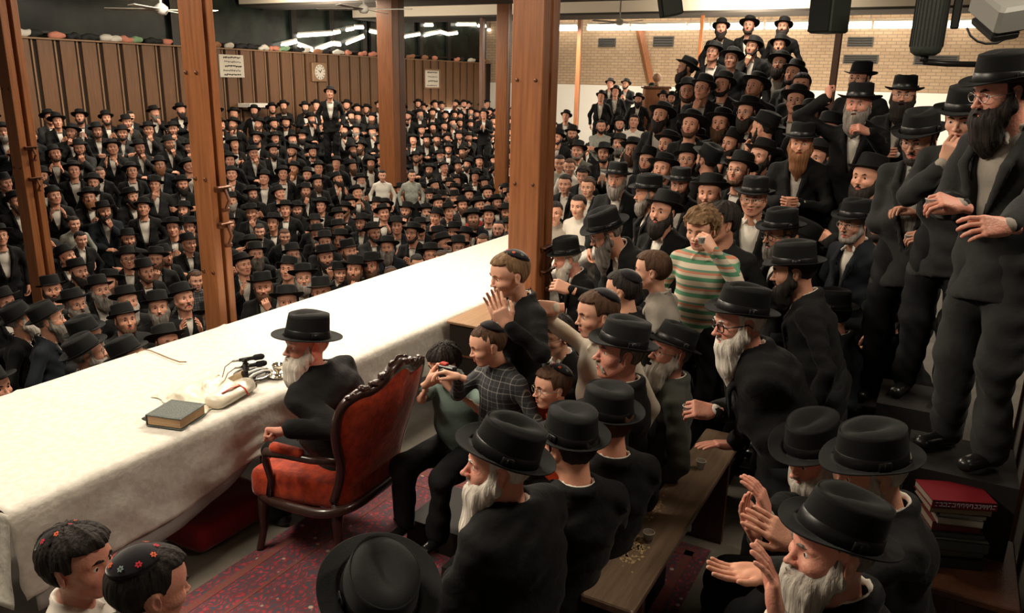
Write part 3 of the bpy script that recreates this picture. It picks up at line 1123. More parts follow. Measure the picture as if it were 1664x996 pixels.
        zc = J['pel'][2] - 0.05 * s if not P.get('jacket', True) else J['pel'][2] + 0.13 * s
        zw = np.broadcast_to(zc - F.ax[2][None, None, :], F.V.shape)
        F.V = np.maximum(F.V, zw)
    return F.nets()


def skin_mesh(J, P, face, hh, hb, mouth=0.0, eyes=1.0, core=0.032):
    """head + neck, forearms, hands and the body core as one mesh"""
    v, f, mi = head_mesh(face, hh, mouth, eyes)
    hs = J['hs']
    V_ = [(v * hs) @ J['Rh'].T + J['head']]
    F_, M_ = [f], [mi]
    off = len(v)
    s = J['s']
    for n in 'rl':
        hv, hf = hand_mesh(J['hp' + n], hb)
        hv = hv.copy()
        if n == 'l':
            hv[:, 1] *= -1
            hf = hf[:, ::-1]
        sc = min(1.0, (s + hs) / 2 * 1.0)
        if P.get('nohand' + n):
            continue
        V_.append((hv * sc) @ J['hf' + n].T + J['wr' + n])
        F_.append(hf + off)
        M_.append(np.zeros(len(hf), int))
        off += len(hv)
    # body core (neck root, trunk, arms, legs)
    pts = np.array([J[k] for k in ('neck', 'shl', 'shr', 'ell', 'elr', 'wrl', 'wrr', 'pel', 'anl', 'anr', 'knl', 'knr')])
    F = SDF(pts.min(0) - 0.16, pts.max(0) + 0.16, core)
    Rt = J['Rt']
    lat = Rt @ V3(0, 1, 0)
    F.cone(J['pel'], J['chest'], 0.092 * s, 0.095 * s, 0.03, fl=(lat, 0.8))
    F.cone(J['neck'] - Rt @ V3(0, 0, 0.02), J['head'] + J['Rh'] @ V3(-0.03, 0, -0.10) * hs, 0.050 * s, 0.042 * s, 0.02)
    F.cone(J['chest'], J['neck'] - Rt @ V3(0, 0, 0.07), 0.095 * s, 0.05 * s, 0.03, fl=(lat, 0.8))
    for n in 'rl':
        F.cone(J['neck'] - Rt @ V3(0, 0, 0.05), J['sh' + n], 0.03 * s, 0.036 * s, 0.02)
        F.cone(J['sh' + n], J['el' + n], 0.038 * s, 0.034 * s, 0.02)
        F.cone(J['el' + n], J['wr' + n], 0.034 * s, 0.024 * s, 0.02)
        F.cone(J['hi' + n], J['kn' + n], 0.066 * s, 0.045 * s, 0.02)
        F.cone(J['kn' + n], J['an' + n], 0.044 * s, 0.034 * s, 0.02)
    cv, cf = F.nets()
    V_.append(cv)
    F_.append(cf + off)
    M_.append(np.zeros(len(cf), int))
    return np.concatenate(V_), np.concatenate(F_), np.concatenate(M_)


def glasses_obj(parent, Mh, wire=False, round_=False):
    b = PB()
    r = 0.0016 if wire else 0.0026
    for y in (-1, 1):
        pts = []
        for k in range(20):
            t = 2 * PI * k / 20
            ex = abs(math.cos(t)) ** (1 if round_ else .6) * np.sign(math.cos(t))
            ez = abs(math.sin(t)) ** (1 if round_ else .6) * np.sign(math.sin(t))
            pts.append((0.1005 - abs(ex * 0.023 + 0.0) * 0.05 - (0.005 if ex * y > 0 else 0) * abs(ex), y * 0.033 + 0.023 * ex, -0.001 + 0.017 * ez))
        b.tube(pts, r, 6, closed=True)
        b.tube([(0.095, y * 0.057, 0.004), (0.04, y * 0.078, 0.004), (0.000, y * 0.083, 0.006), (-0.016, y * 0.084, -0.010)], r, 6)
    b.tube([(0.099, -0.010, 0.002), (0.103, 0, 0.005), (0.099, 0.010, 0.002)], r, 6)
    o = b.obj('spectacles', WIREF if wire else GLASSF, parent, smooth=True)
    o.matrix_basis = Mh
    return o


def kippah_meshes():
    if 'kip' in _MC:
        return _MC['kip']
    b = PB()
    prof = []
    for i in range(9):
        t = i / 8 * R_(50)
        prof.append((0.1005 * math.sin(t) * 1.0, 0.1005 * math.cos(t)))
    prof = prof[::-1]
    b.lathe([(r, z) for r, z in prof], n=28, sy=0.9)
    b.lathe([(r * 0.985, z - 0.004) for r, z in prof[::-1]], n=28, sy=0.9)
    fls = []
    for k in range(8):
        fl = PB()
        fls.append(fl)
        a = 2 * PI * k / 8
        for (el, mi) in ((0.62, k % 3),):
            c = Vector((0.1025 * math.sin(el) * math.cos(a), 0.1025 * math.sin(el) * math.sin(a) * .9, 0.1025 * math.cos(el)))
            nn = c.normalized()
            t1 = nn.cross(Vector((0, 0, 1))).normalized()
            t2 = nn.cross(t1)
            for q in range(6):
                an = 2 * PI * q / 6
                d = t1 * math.cos(an) + t2 * math.sin(an)
                e = nn.cross(d)
                p0 = c + d * 0.0015
                fl.add([p0 + nn * .0022, c + d * 0.006 + e * 0.003 + nn * .0018, c + d * 0.0105 + nn * .0012, c + d * 0.006 - e * 0.003 + nn * .0018], [(0, 1, 2, 3)], mi)
    _MC['kip'] = (b.mesh('kippah', [VELV], True), [q.mesh('embroidered_flower', [FLRED, FLORG, FLGRY], False) for q in fls])
    return _MC['kip']


FLRED = mat('red_thread', (0.45, 0.015, 0.03), 0.8)
FLORG = mat('orange_thread', (0.60, 0.10, 0.03), 0.8)
FLGRY = mat('grey_thread', (0.17, 0.22, 0.20), 0.8)

_GM = {}


def gmesh(key, fn):
    if key not in _GM:
        _GM[key] = fn()
    return _GM[key]


def m44(Rm, t, sc=1.0):
    m = Matrix.Identity(4)
    for i in range(3):
        for j in range(3):
            m[i][j] = float(Rm[i][j]) * sc
        m[i][3] = float(t[i])
    return m


_VAR = {}


def set_mats(o, mats):
    """swap the first materials; one mesh copy per material combination, shared by all who wear it"""
    me = o.data
    if all(me.materials[i] == m for i, m in enumerate(mats)):
        return
    key = (me.name,) + tuple(m.name for m in mats)
    if key not in _VAR:
        c = me.copy()
        for i, m in enumerate(mats):
            c.materials[i] = m
        _VAR[key] = c
    o.data = _VAR[key]


def figure(P, root, label, group=None, key=None, face='a', mouth=0.0, eyes=1.0, skin=None, beard=None, hairc='black', hair=None,
           hat='fedora', hatm=None, hattilt=-7, hatyaw=0, kippah=False, glasses=None, jm=None, sm=None, tm=None, jacket=True, q=0.011,
           hq=0.0042, yaw=0.0, shoes=True, name='person', beardc=None, flowers=True, kiptilt=0, hang=0.0, scale=1.0):
    """one person: body mesh with clothing, hair, hat as children; key = share meshes between copies"""
    P = dict(P)
    P['jacket'] = jacket
    kk = key if key is not None else ('u', len(_GM), label)
    J = gmesh(('J', kk), lambda: skeleton(P))

    def body():
        v, f, mi = skin_mesh(J, P, face, hq, 0.0038 if hq < 0.004 else 0.0048 if hq < 0.005 else 0.006, mouth, eyes)
        return mesh_np('person', v, f, [SKIN, LIP, EYEW, IRIS], mi)
    o = mkobj(name, gmesh(('B', kk, face, mouth, hq), body))
    o.location = root
    o.rotation_euler = (0, 0, yaw)
    o.scale = (scale,) * 3
    set_mats(o, [skin or SKIN])
    tag(o, label, 'person', group)

    def cl(kind, m, nm):
        def mk():
            v, f = body_clothes(J, P, q, kind)
            return mesh_np(nm, v, f, [m])
        c = mkobj(nm, gmesh((kind, kk, jacket, q), mk), o)
        set_mats(c, [m])
        return c
    if jacket:
        cl('jacket', jm or BLACK, 'jacket')
    cl('shirt', sm or SHIRT, 'shirt')
    cl('trousers', tm or TROUS, 'trousers')
    if jacket and hq < 0.006:
        for m_ in gmesh(('cuff', kk, q), lambda: [mesh_np('cuff', v, f, [SHIRT]) for v, f in body_clothes(J, P, q, 'cuff')]):
            set_mats(mkobj('cuff', m_, o), [sm or SHIRT])
    if shoes:
        sh = gmesh(('shoe', kk, q), lambda: [mesh_np('shoe', v, f, [SHOE]) for v, f in body_clothes(J, P, q, 'shoe')])
        for m_ in sh:
            mkobj('shoe', m_, o)
    hs = J['hs']
    Mh = m44(J['Rh'], J['head'], hs)
    hm = HB[hairc]
    wd = FACES[face]['wide']
    hk = hair or ('hat' if hat else 'short')
    ho = mkobj('hair', gmesh(('hair', hk, hq > .005), lambda: mesh_np('hair', *hair_mesh(hk, 0.0045 if hq < .005 else 0.0065), [hm])), o, Mh)
    set_mats(ho, [hm])
    if beard:
        hg = round(hang, 1)
        bo = mkobj('beard', gmesh(('beard', beard, hg, hq > .005), lambda: mesh_np('beard', *beard_mesh(beard, 0.0045 if hq < .005 else 0.0065, hg), [hm])), o, Mh)
        set_mats(bo, [HB[beardc or hairc]])
    if hat:
        hv, hf, bv, bf = hat_meshes(hat)
        T = Mh @ Matrix.Rotation(R_(hatyaw), 4, 'Z') @ Matrix.Rotation(R_(hattilt), 4, 'Y')
        h_ = mkobj('hat', gmesh(('hat', hat), lambda: mesh_np('hat', hv, hf, [HATM])), o, T)
        set_mats(h_, [hatm or HATM])
        if hq < 0.006:
            mkobj('hat_band', gmesh(('hband', hat), lambda: mesh_np('hat_band', bv, bf, [BAND])), h_)
    if kippah:
        km, fm = kippah_meshes()
        k_ = mkobj('kippah', km, o, Mh @ Matrix.Translation((-0.022, 0, 0.030)) @ Matrix.Rotation(R_(-28 + kiptilt), 4, 'Y'))
        if flowers:
            for m_ in fm:
                mkobj('embroidered_flower', m_, k_)
    if glasses:
        glasses_obj(o, Mh, wire=(glasses == 'wire'), round_=(glasses == 'wire'))
    return o, J
# ------------------------------------------------------------------ the hall
def wood(name, c1, c2, scale=(3, 3, 0.25), rough=0.42, spec=0.45, fine=9.0, coat=0.0):
    return mat(name, c1, rough, spec, noise=(fine, scale, c2, 0.9, 0.22), bump=(40, 0.25, scale), coat=coat)


OAK = wood('orange_stained_timber', (0.33, 0.125, 0.044), (0.19, 0.066, 0.024), (4, 4, 0.22), 0.38)
OAKD = wood('dark_stained_timber', (0.120, 0.045, 0.020), (0.070, 0.026, 0.012), (4, 4, 0.22), 0.42)
PANELW = wood('walnut_wall_board', (0.165, 0.078, 0.033), (0.088, 0.040, 0.018), (5, 5, 0.2), 0.5)
GROOVE = mat('groove_dark', (0.020, 0.012, 0.008), 0.8)
STRIP = wood('pale_batten', (0.26, 0.150, 0.080), (0.20, 0.11, 0.055), (4, 4, 0.3), 0.5)
PAINT = mat('white_paint', (0.80, 0.77, 0.70), 0.7, bump=(4, 0.1))
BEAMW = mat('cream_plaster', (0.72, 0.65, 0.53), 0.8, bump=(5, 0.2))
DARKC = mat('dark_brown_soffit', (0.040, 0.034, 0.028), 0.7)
CEIL = mat('ceiling_plaster', (0.50, 0.46, 0.39), 0.85)
VINYL = mat('worn_floor_tile', (0.20, 0.18, 0.145), 0.6, noise=(6, (1, 1, 1), (0.11, 0.10, 0.085), 0.7), bump=(30, 0.1))
FLOORL = mat('lower_floor_tile', (0.06, 0.052, 0.042), 0.7)
DARKG = mat('night_glass', (0.005, 0.008, 0.007), 0.25, 0.2, noise=(1.3, (1, 1, 1), (0.016, 0.024, 0.018), 1.0, 0.1))
METALD = mat('dark_metal', (0.03, 0.03, 0.028), 0.4, 0.5, metal=0.6)
METALG = mat('grey_metal', (0.35, 0.34, 0.31), 0.35, 0.5, metal=0.7)
BRONZE = mat('bronze_latch', (0.12, 0.045, 0.022), 0.35, 0.5, metal=0.5)
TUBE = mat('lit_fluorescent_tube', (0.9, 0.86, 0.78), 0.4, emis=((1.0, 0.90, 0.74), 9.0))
PAPER = mat('paper', (0.62, 0.58, 0.50), 0.8)
INK = mat('black_ink', (0.03, 0.025, 0.02), 0.7)

# brick of the end wall
BRICK = bpy.data.materials.new('tan_brick')
BRICK.use_nodes = True
nt = BRICK.node_tree
tc = nt.nodes.new('ShaderNodeTexCoord')
mp = nt.nodes.new('ShaderNodeMapping')
mp.inputs['Rotation'].default_value = (0, R_(90), R_(90))
sx = nt.nodes.new('ShaderNodeSeparateXYZ')
cx = nt.nodes.new('ShaderNodeCombineXYZ')
nt.links.new(tc.outputs['Object'], sx.inputs[0])
nt.links.new(sx.outputs[1], cx.inputs[0])
nt.links.new(sx.outputs[2], cx.inputs[1])
bk = nt.nodes.new('ShaderNodeTexBrick')
bk.inputs['Scale'].default_value = 1.0
bk.inputs['Brick Width'].default_value = 0.30
bk.inputs['Row Height'].default_value = 0.11
bk.inputs['Mortar Size'].default_value = 0.014
bk.inputs['Color1'].default_value = (0.47, 0.34, 0.22, 1)
bk.inputs['Color2'].default_value = (0.40, 0.28, 0.175, 1)
bk.inputs['Mortar'].default_value = (0.27, 0.20, 0.14, 1)
nt.links.new(cx.outputs[0], bk.inputs[0])
nt.links.new(bk.outputs[0], nt.nodes['Principled BSDF'].inputs['Base Color'])
nt.nodes['Principled BSDF'].inputs['Roughness'].default_value = 0.85

YW, XE, ZT = 18.1, 31.0, 3.19


def sbox(name, lo, hi, m, bev=0.0):
    b = PB()
    lo, hi = Vector(lo), Vector(hi)
    b.box((hi - lo) / 2 * 0, hi - lo, bev=bev)
    o = b.obj(name, m, loc=(lo + hi) / 2)
    return struct(o)


sbox('floor', (-2.0, -3.6, -0.12), (9.0, 4.50, 0.0), VINYL)
sbox('trim_1', (-2.0, 4.50, -1.9), (9.0, 4.56, -0.005), OAKD)
sbox('floor_lower', (-2.0, -3.6, -2.1), (31.2, 18.3, -1.9), FLOORL)
# walnut wall: recess, boards, pale battens
b = PB()
b.box((16.5, YW + 0.10, 0.65), (29.2, 0.08, 5.08), mi=1)
x = 2.0
while x < 30.6:
    b.box((x + 0.18, YW + 0.035, 0.65), (0.35, 0.05, 5.08), mi=0)
    b.box((x + 0.43, YW + 0.045, 0.65), (0.035, 0.035, 5.08), mi=2)
    x += 0.53
struct(b.obj('wall_left', [PANELW, GROOVE, STRIP]))
sbox('trim_2', (1.9, YW - 0.04, ZT), (30.95, YW + 0.16, ZT + 0.035), STRIP)
# night windows above the wall
struct(sbox('window_1', (1.9, YW + 0.30, ZT), (30.95, YW + 0.34, 6.0), DARKG))
b = PB()
for px in (285, 478, 539, 592, 605, 684, 729):
    p = at_Y(px, 60, YW + 0.2)
    b.box((p[0], YW + 0.22, (ZT + 6) / 2), (0.22, 0.10, 6 - ZT))
b.box((16, YW + 0.22, ZT + 0.16), (29, 0.08, 0.05))
struct(b.obj('window_2', METALD))
# end wall
sbox('wall_end', (XE, -8.0, 2.42), (XE + 0.2, YW + 0.3, 6.2), BRICK)
sbox('wall_end_lower', (XE - 0.02, -8.0, -1.9), (XE + 0.2, YW + 0.3, 2.42), PAINT)
sbox('ceiling', (-4, -8.0, 5.05), (31.2, 22.4, 5.15), CEIL)
sbox('wall_right', (-2.2, -3.75, -1.9), (31, -3.6, 5.05), DARKC)
# ceiling beams: cream faces, dark undersides
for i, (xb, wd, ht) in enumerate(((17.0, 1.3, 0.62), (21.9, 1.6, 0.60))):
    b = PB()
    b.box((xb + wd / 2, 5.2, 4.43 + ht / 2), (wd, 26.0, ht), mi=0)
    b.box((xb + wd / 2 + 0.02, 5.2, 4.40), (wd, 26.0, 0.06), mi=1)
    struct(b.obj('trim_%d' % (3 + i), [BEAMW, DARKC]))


def post(loc, wy, zb, zt, label, group=None, latch=None, scale=1.0, bolts=()):
    root = empty('timber_post', loc, 0, label, 'post', group)
    for nm, dx, w, wx in (('main_plank', 0.0, wy, 0.11), ('side_plank', 0.165, wy * 0.93, 0.10)):
        b = PB()
        b.box((0, 0, (zb + zt) / 2), (wx * scale, w, zt - zb), bev=0.006)
        b.obj(nm, OAK, root, (dx * scale, 0, 0))
    for z in np.arange(zb + 0.4, zt, 1.1):
        b = PB()
        b.box((0.085 * scale, 0.02, z), (0.08 * scale, wy * 0.5, 0.12))
        b.obj('spacer', OAKD, root)
    for z in bolts:
        for dy in (-0.3, 0.3):
            b = PB()
            b.lathe([(0.014, 0), (0.014, 0.008), (0.010, 0.013), (0, 0.015)], n=10, rot=Matrix.Rotation(R_(-90), 3, 'Y'))
            b.obj('bolt', BRONZE, root, (-0.055 * scale, dy * wy, z), smooth=True)
    if latch:
        for k, z in enumerate(latch):
            b = PB()
            b.box((0, 0, 0), (0.17 * scale, 0.03, 0.035), bev=0.004)
            b.box((0.0, -0.02, 0.02), (0.20 * scale, 0.05, 0.016), bev=0.004)
            b.tube([(0.02, -0.02, -0.14), (0.03, -0.045, -0.08), (0.02, -0.02, 0.0)], 0.012, 8)
            b.box((0.02, -0.012, -0.15), (0.06, 0.03, 0.03), bev=0.004)
            b.obj('latch', BRONZE, root, (0.09 * scale, -wy / 2 - 0.012, z), smooth=False)
    return root


p = at_t(857, 300, 6.35)
post((p[0], p[1], 0), 0.27, 0, 5.05, 'tall orange-stained double timber post behind the clapping boy in black', 'double timber posts', (1.02, 1.22), 1.1, (2.55, 1.75, 0.9))
p = at_Y(333, 300, 4.80)
post((p[0], 4.80, -1.9), 0.175, 0, 6.95, 'double timber post with bronze latch standing at the far table edge', 'double timber posts', (3.35, 3.62), 0.62, (4.45, 3.7, 3.0))
p = at_t(43, 330, 10.5)
post((p[0], p[1], -1.9), 0.235, 0, 6.95, 'double timber post standing in the crowd at the left edge', 'double timber posts', (3.05, 3.45), 0.9, (4.2, 3.2))


def pillar(px, py, t, w, d, label, m=OAK):
    p = at_t(px, py, t)
    root = empty('timber_pillar', (p[0], p[1], -1.9), 0, label, 'pillar')
    b = PB()
    b.box((-d * 0.25, 0, 3.35), (d * 0.5, w, 6.7), bev=0.01)
    b.obj('front_board', m, root)
    b = PB()
    b.box((d * 0.26, 0, 3.35), (d * 0.46, w * 0.96, 6.7), bev=0.01)
    b.obj('rear_board', OAKD, root)
    return root


pillar(637, 150, 19.0, 0.46, 0.50, 'thick square timber pillar rising out of the middle of the crowd')
pillar(818, 130, 20.5, 0.34, 0.22, 'brown timber pillar in the distance just left of the nearest post')
pillar(783, 130, 25.0, 0.12, 0.16, 'thin brown post beside the standing man at the far wall', OAKD)
pillar(939, 130, 27.5, 0.14, 0.16, 'slim brown upright against the white lower end wall')
pillar(1137, 90, 22.0, 0.10, 0.12, 'slim brown upright near the topmost standing men')
pillar(1358, 100, 8.6, 0.075, 0.06, 'narrow wooden pole gripped by the man with raised arm', OAKD)
# slanted brace on the end wall
a, c = at_X(1039, 46, XE - 0.12), at_X(1058, 136, XE - 0.12)
b = PB()
b.tube([a, c], 0.16, 4)
tag(b.obj('timber_brace', OAK), 'slanting wooden brace leaning on the brick end wall', 'brace')


def tube_light(a, c, label, r=0.05, group='fluorescent tubes', hang=True):
    a, c = Vector(a), Vector(c)
    mid = (a + c) / 2
    root = empty('glowing_tube', mid, 0, label, 'lamp', group)
    b = PB()
    b.tube([a - mid, c - mid], r, 8)
    b.obj('tube', TUBE, root, smooth=True)
    b = PB()
    up = Vector((0, 0, r * 1.7))
    b.tube([a - mid + up, c - mid + up], r * 0.8, 4)
    b.obj('housing', PAINT, root)
    if a.x > XE - 1 and hang:
        for p_ in (a, c):
            b = PB()
            q_ = p_ + (mid - p_) * 0.2 - mid
            b.tube([q_, q_ + Vector((0, 0, 5.05 - p_.z))], 0.012, 6)
            b.obj('hanger', METALG, root)
    return root


for i, (x0, x1) in enumerate(((890, 938), (955, 1022), (1026, 1115), (1118, 1152), (1156, 1240), (1244, 1320), (1374, 1416), (1420, 1492), (1540, 1592))):
    yy = lambda x: 46.5 - (x - 905) * 0.0085
    nm = ('first', 'second', 'third', 'fourth', 'fifth', 'sixth', 'seventh', 'eighth', 'ninth')[i]
    tube_light(at_X(x0, yy(x0), XE - 0.5), at_X(x1, yy(x1), XE - 0.5), nm + ' glowing tube from the left along the brick end wall', 0.085, 'tubes along the end wall')
TB = [(484, 58.6, 539, 55), (542, 54, 552, 52), (458, 74, 482, 68), (485, 74, 508, 82), (513, 82, 540, 72), (542, 72, 553, 73), (563, 71, 591, 60),  # mostly reflections in the dark glass, built as glowing tubes; some ceiling lights
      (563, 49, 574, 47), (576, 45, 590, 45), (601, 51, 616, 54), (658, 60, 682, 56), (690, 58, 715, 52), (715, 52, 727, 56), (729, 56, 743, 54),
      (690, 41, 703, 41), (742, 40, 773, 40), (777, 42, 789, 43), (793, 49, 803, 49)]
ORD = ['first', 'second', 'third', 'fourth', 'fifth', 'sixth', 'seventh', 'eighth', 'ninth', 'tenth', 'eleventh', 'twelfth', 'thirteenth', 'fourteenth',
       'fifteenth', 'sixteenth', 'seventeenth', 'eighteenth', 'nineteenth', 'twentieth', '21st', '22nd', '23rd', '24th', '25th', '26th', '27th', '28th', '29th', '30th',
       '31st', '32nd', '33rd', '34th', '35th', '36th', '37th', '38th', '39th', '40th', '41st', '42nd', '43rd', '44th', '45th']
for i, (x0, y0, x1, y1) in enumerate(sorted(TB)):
    tube_light(at_Y(x0, y0, YW + 0.12), at_Y(x1, y1, YW + 0.12), ORD[i] + ' white tube from the left added for reflections and lights at the night windows', 0.045, 'tubes for reflections and lights at the night windows')
tube_light(at_Y(697, 186, YW - 0.3), at_Y(767, 184, YW - 0.3), 'low horizontal white light on the walnut wall behind the crowd', 0.10, None)

# vents in the brick
for (x0, y0, x1, y1, lb) in ((973, 62, 1000, 76, 'small dark vent nearest the slim upright on the brick wall'), (1062, 59, 1094, 76, 'dark square vent right of the slanting brace'),
                             (1378, 60, 1418, 76, 'upper dark vent beside the narrow pole'), (1371, 89, 1426, 104, 'wide dark vent below the smaller one on brick'),
                             (1486, 90, 1556, 106, 'long dark vent behind the hanging rounded loudspeaker')):
    a, c = at_X(x0, y0, XE - 0.02), at_X(x1, y1, XE - 0.02)
    ctr = (a + c) / 2
    sy, sz = abs(a[1] - c[1]), abs(a[2] - c[2])
    r = empty('wall_vent', ctr, 0, lb, 'vent', 'vents in the brick wall')
    b = PB()
    b.box((0, 0, 0), (0.05, sy, sz))
    b.obj('frame', mat('vent_grey', (0.10, 0.095, 0.085), 0.6) if 'VG' not in globals() else VG, r)
    for k in range(4):
        b = PB()
        b.box((-0.035, 0, (k - 1.5) * sz / 4.4), (0.03, sy * 0.92, sz * 0.10), rot=Matrix.Rotation(0.5, 3, 'Y'))
        b.obj('slat', METALD, r)

# loudspeakers and lamps hanging at the ceiling
SPKG = mat('grey_green_cabinet', (0.045, 0.055, 0.045), 0.6, bump=(60, 0.3))
SPKF = mat('speaker_cloth', (0.010, 0.012, 0.011), 0.9, bump=(200, 0.5))


def speaker_box(px, py, t, w, h, d, yaw, tilt, label, front=True):
    p = at_t(px, py, t)
    r = empty('loudspeaker', p, yaw, label, 'loudspeaker')
    r.rotation_euler = (0, tilt, yaw)
    b = PB()
    b.box((0, 0, 0), (d, w, h), bev=0.015)
    b.obj('cabinet', SPKG, r)
    b = PB()
    b.box((d / 2 + 0.008, 0, 0), (0.02, w * 0.92, h * 0.94), bev=0.006)
    b.obj('grille', SPKF, r)
    b = PB()
    b.tube([(0, 0, h / 2), (-0.02, 0, h / 2 + 0.35)], 0.015, 8)
    b.box((0, 0, h / 2 + 0.01), (0.12, 0.12, 0.02))
    b.obj('bracket', METALD, r)
    return r


speaker_box(1090, 6, 9.0, 0.24, 0.27, 0.22, R_(118), R_(12), 'small grey-green box loudspeaker hanging below the cream beam')
speaker_box(1350, 12, 7.0, 0.24, 0.44, 0.26, R_(150), 0.02, 'large box loudspeaker with black grille hanging above the crowd')
# rounded column loudspeaker
p = at_t(1514, 18, 6.0)
r = empty('column_loudspeaker', p, 0, 'tall rounded grey loudspeaker hanging vertically before the long vent', 'loudspeaker')
b = PB()
b.lathe([(0.0, -0.33), (0.07, -0.325), (0.105, -0.30), (0.115, -0.26), (0.115, 0.30), (0.10, 0.34), (0, 0.345)], n=28)
b.obj('cabinet', SPKG, r, smooth=True)
b = PB()
for k in range(26):
    a = 2 * PI * k / 26
    b.box((0.117 * math.cos(a), 0.117 * math.sin(a), 0.02), (0.006, 0.006, 0.56), rot=None)
b.obj('grille', METALD, r)
b = PB()
b.tube([(0, 0, -0.32), (0, 0, -0.37)], 0.03, 10)
b.tube([(0, 0, -0.37), (0.10, -0.16, -0.38), (0.24, -0.45, -0.38)], 0.022, 8)
b.obj('arm', METALD, r, smooth=True)
b = PB()
b.box((0.02, -0.17, 0.08), (0.08, 0.06, 0.42), bev=0.01)
b.box((0.03, -0.24, 0.22), (0.07, 0.10, 0.08), bev=0.01)
b.obj('bracket', METALD, r)
# tilted spotlight housing and its cable
p = at_t(1626, 14, 4.6)
r = empty('projector_lamp', p, R_(118), 'grey tilted lamp housing at the top right corner', 'lamp')
r.rotation_euler = (R_(-28), R_(10), R_(118))
b = PB()
b.box((0, 0, 0), (0.20, 0.34, 0.16), bev=0.02)
b.obj('housing', mat('pale_grey_metal', (0.26, 0.26, 0.24), 0.45), r)
b = PB()
b.box((0.02, 0.03, -0.10), (0.16, 0.26, 0.05), bev=0.012)
b.obj('lens_hood', METALD, r)
b = PB()
b.box((0, -0.02, 0.11), (0.05, 0.16, 0.06), bev=0.01)
b.obj('bracket', METALD, r)
b = PB()
pts = [at_t(x, y, 5.2) for x, y in ((1571, 45), (1577, 58), (1588, 67), (1602, 71), (1620, 70), (1640, 60), (1664, 40))]
b.tube(pts, 0.008, 6)
tag(b.obj('cable', METALD, smooth=True), 'thin black cable sagging beside the rounded loudspeaker', 'cable')


# ceiling fans
def fan(px, py, t, label, L=0.62, yaw=0.0, blades=4):
    p = at_t(px, py, t)
    r = empty('ceiling_fan', p, yaw, label, 'fan', 'ceiling fans')
    b = PB()
    b.lathe([(0, -0.08), (0.07, -0.07), (0.10, -0.02), (0.10, 0.04), (0.04, 0.09), (0.018, 0.10), (0.018, 5.05 - p[2])], n=16)
    b.obj('motor', mat('fan_enamel', (0.55, 0.53, 0.47), 0.5) if False else PAINT, r, smooth=True)
    for k in range(blades):
        a = 2 * PI * k / blades
        b = PB()
        M3 = Matrix.Rotation(a, 3, 'Z') @ Matrix.Rotation(0.18, 3, 'X')
        b.box(M3 @ Vector((0.12 + L / 2, 0, 0)), (L, 0.11, 0.012), rot=M3, bev=0.004)
        b.obj('blade', PAINT, r)
    return r


fan(262, 16, 12.0, 'white ceiling fan before the dark windows, between the first two posts', 0.75, R_(25))
fan(591, 15, 15.5, 'white ceiling fan below the cream beam beside the square pillar', 0.9, R_(12))
fan(1007, 36, 20.0, 'white ceiling fan in front of the end wall tubes', 0.75, R_(60))

# posters, clock on the walnut wall
def poster(px0, py0, px1, py1, label, rows):
    a, c = at_Y(px0, py0, YW - 0.01), at_Y(px1, py1, YW - 0.01)
    ctr = (a + c) / 2
    w, h = abs(a[0] - c[0]), abs(a[2] - c[2])
    r = empty('wall_notice', ctr, 0, label, 'notice')
    b = PB()
    b.box((0, 0, 0), (w, 0.03, h))
    b.obj('sheet', PAPER, r)
    rng = random.Random(4)
    for i in range(rows):
        b = PB()
        z = h * (0.38 - 0.76 * i / max(rows - 1, 1))
        x = -w * 0.36 + rng.random() * w * 0.1
        while x < w * 0.34:
            l = w * (0.03 + 0.05 * rng.random())
            b.box((x + l / 2, -0.018, z + rng.uniform(-.01, .01)), (l, 0.006, h * (0.055 if i % 2 == 0 else 0.03)))
            if rng.random() < 0.5:
                b.box((x + l * .2, -0.018, z - h * 0.03), (l * 0.25, 0.006, h * 0.05))
            x += l * 1.35
        b.obj('text_line', INK, r)
    return r


poster(355, 88, 397, 126, 'large white paper notice with black lettering right of second post', 5)
q = poster(690, 114, 713, 142, 'small framed notice on the walnut wall above the low light', 4)
b = PB()
a, c = at_Y(689, 113, YW), at_Y(714, 143, YW)
w_, h_ = abs(a[0] - c[0]), abs(a[2] - c[2])
for sx_, sz_, dx, dz in ((w_, 0.05, 0, h_ / 2), (w_, 0.05, 0, -h_ / 2), (0.05, h_, w_ / 2, 0), (0.05, h_, -w_ / 2, 0)):
    b.box((dx, -0.02, dz), (sx_, 0.04, sz_))
b.obj('frame', STRIP, q)
a, c = at_Y(506, 101, YW - 0.03), at_Y(530, 133, YW - 0.03)
ctr = (a + c) / 2
w_, h_ = abs(a[0] - c[0]), abs(a[2] - c[2])
r = empty('wall_clock', ctr, 0, 'wooden framed wall clock with round white face on walnut wall', 'clock')
b = PB()
b.box((0, 0, 0), (w_, 0.08, h_), bev=0.02)
b.obj('case', STRIP, r)
b = PB()
RX = Matrix.Rotation(R_(90), 3, 'X')
b.lathe([(w_ * 0.36, 0.0), (w_ * 0.36, 0.02), (0, 0.02)], (0, -0.035, 0), 28, rot=RX)
b.obj('clock_face', PAPER, r)
b = PB()
b.box((w_ * 0.05, -0.062, h_ * 0.06), (w_ * 0.03, 0.01, h_ * 0.22), rot=Matrix.Rotation(0.6, 3, 'Y'))
b.box((-w_ * 0.06, -0.062, 0.03), (w_ * 0.03, 0.01, h_ * 0.16), rot=Matrix.Rotation(-1.0, 3, 'Y'))
for k in range(12):
    a_ = 2 * PI * k / 12
    b.box((w_ * 0.29 * math.sin(a_), -0.060, w_ * 0.29 * math.cos(a_)), (0.02, 0.008, 0.05), rot=Matrix.Rotation(a_, 3, 'Y'))
b.obj('clock_hands', INK, r)
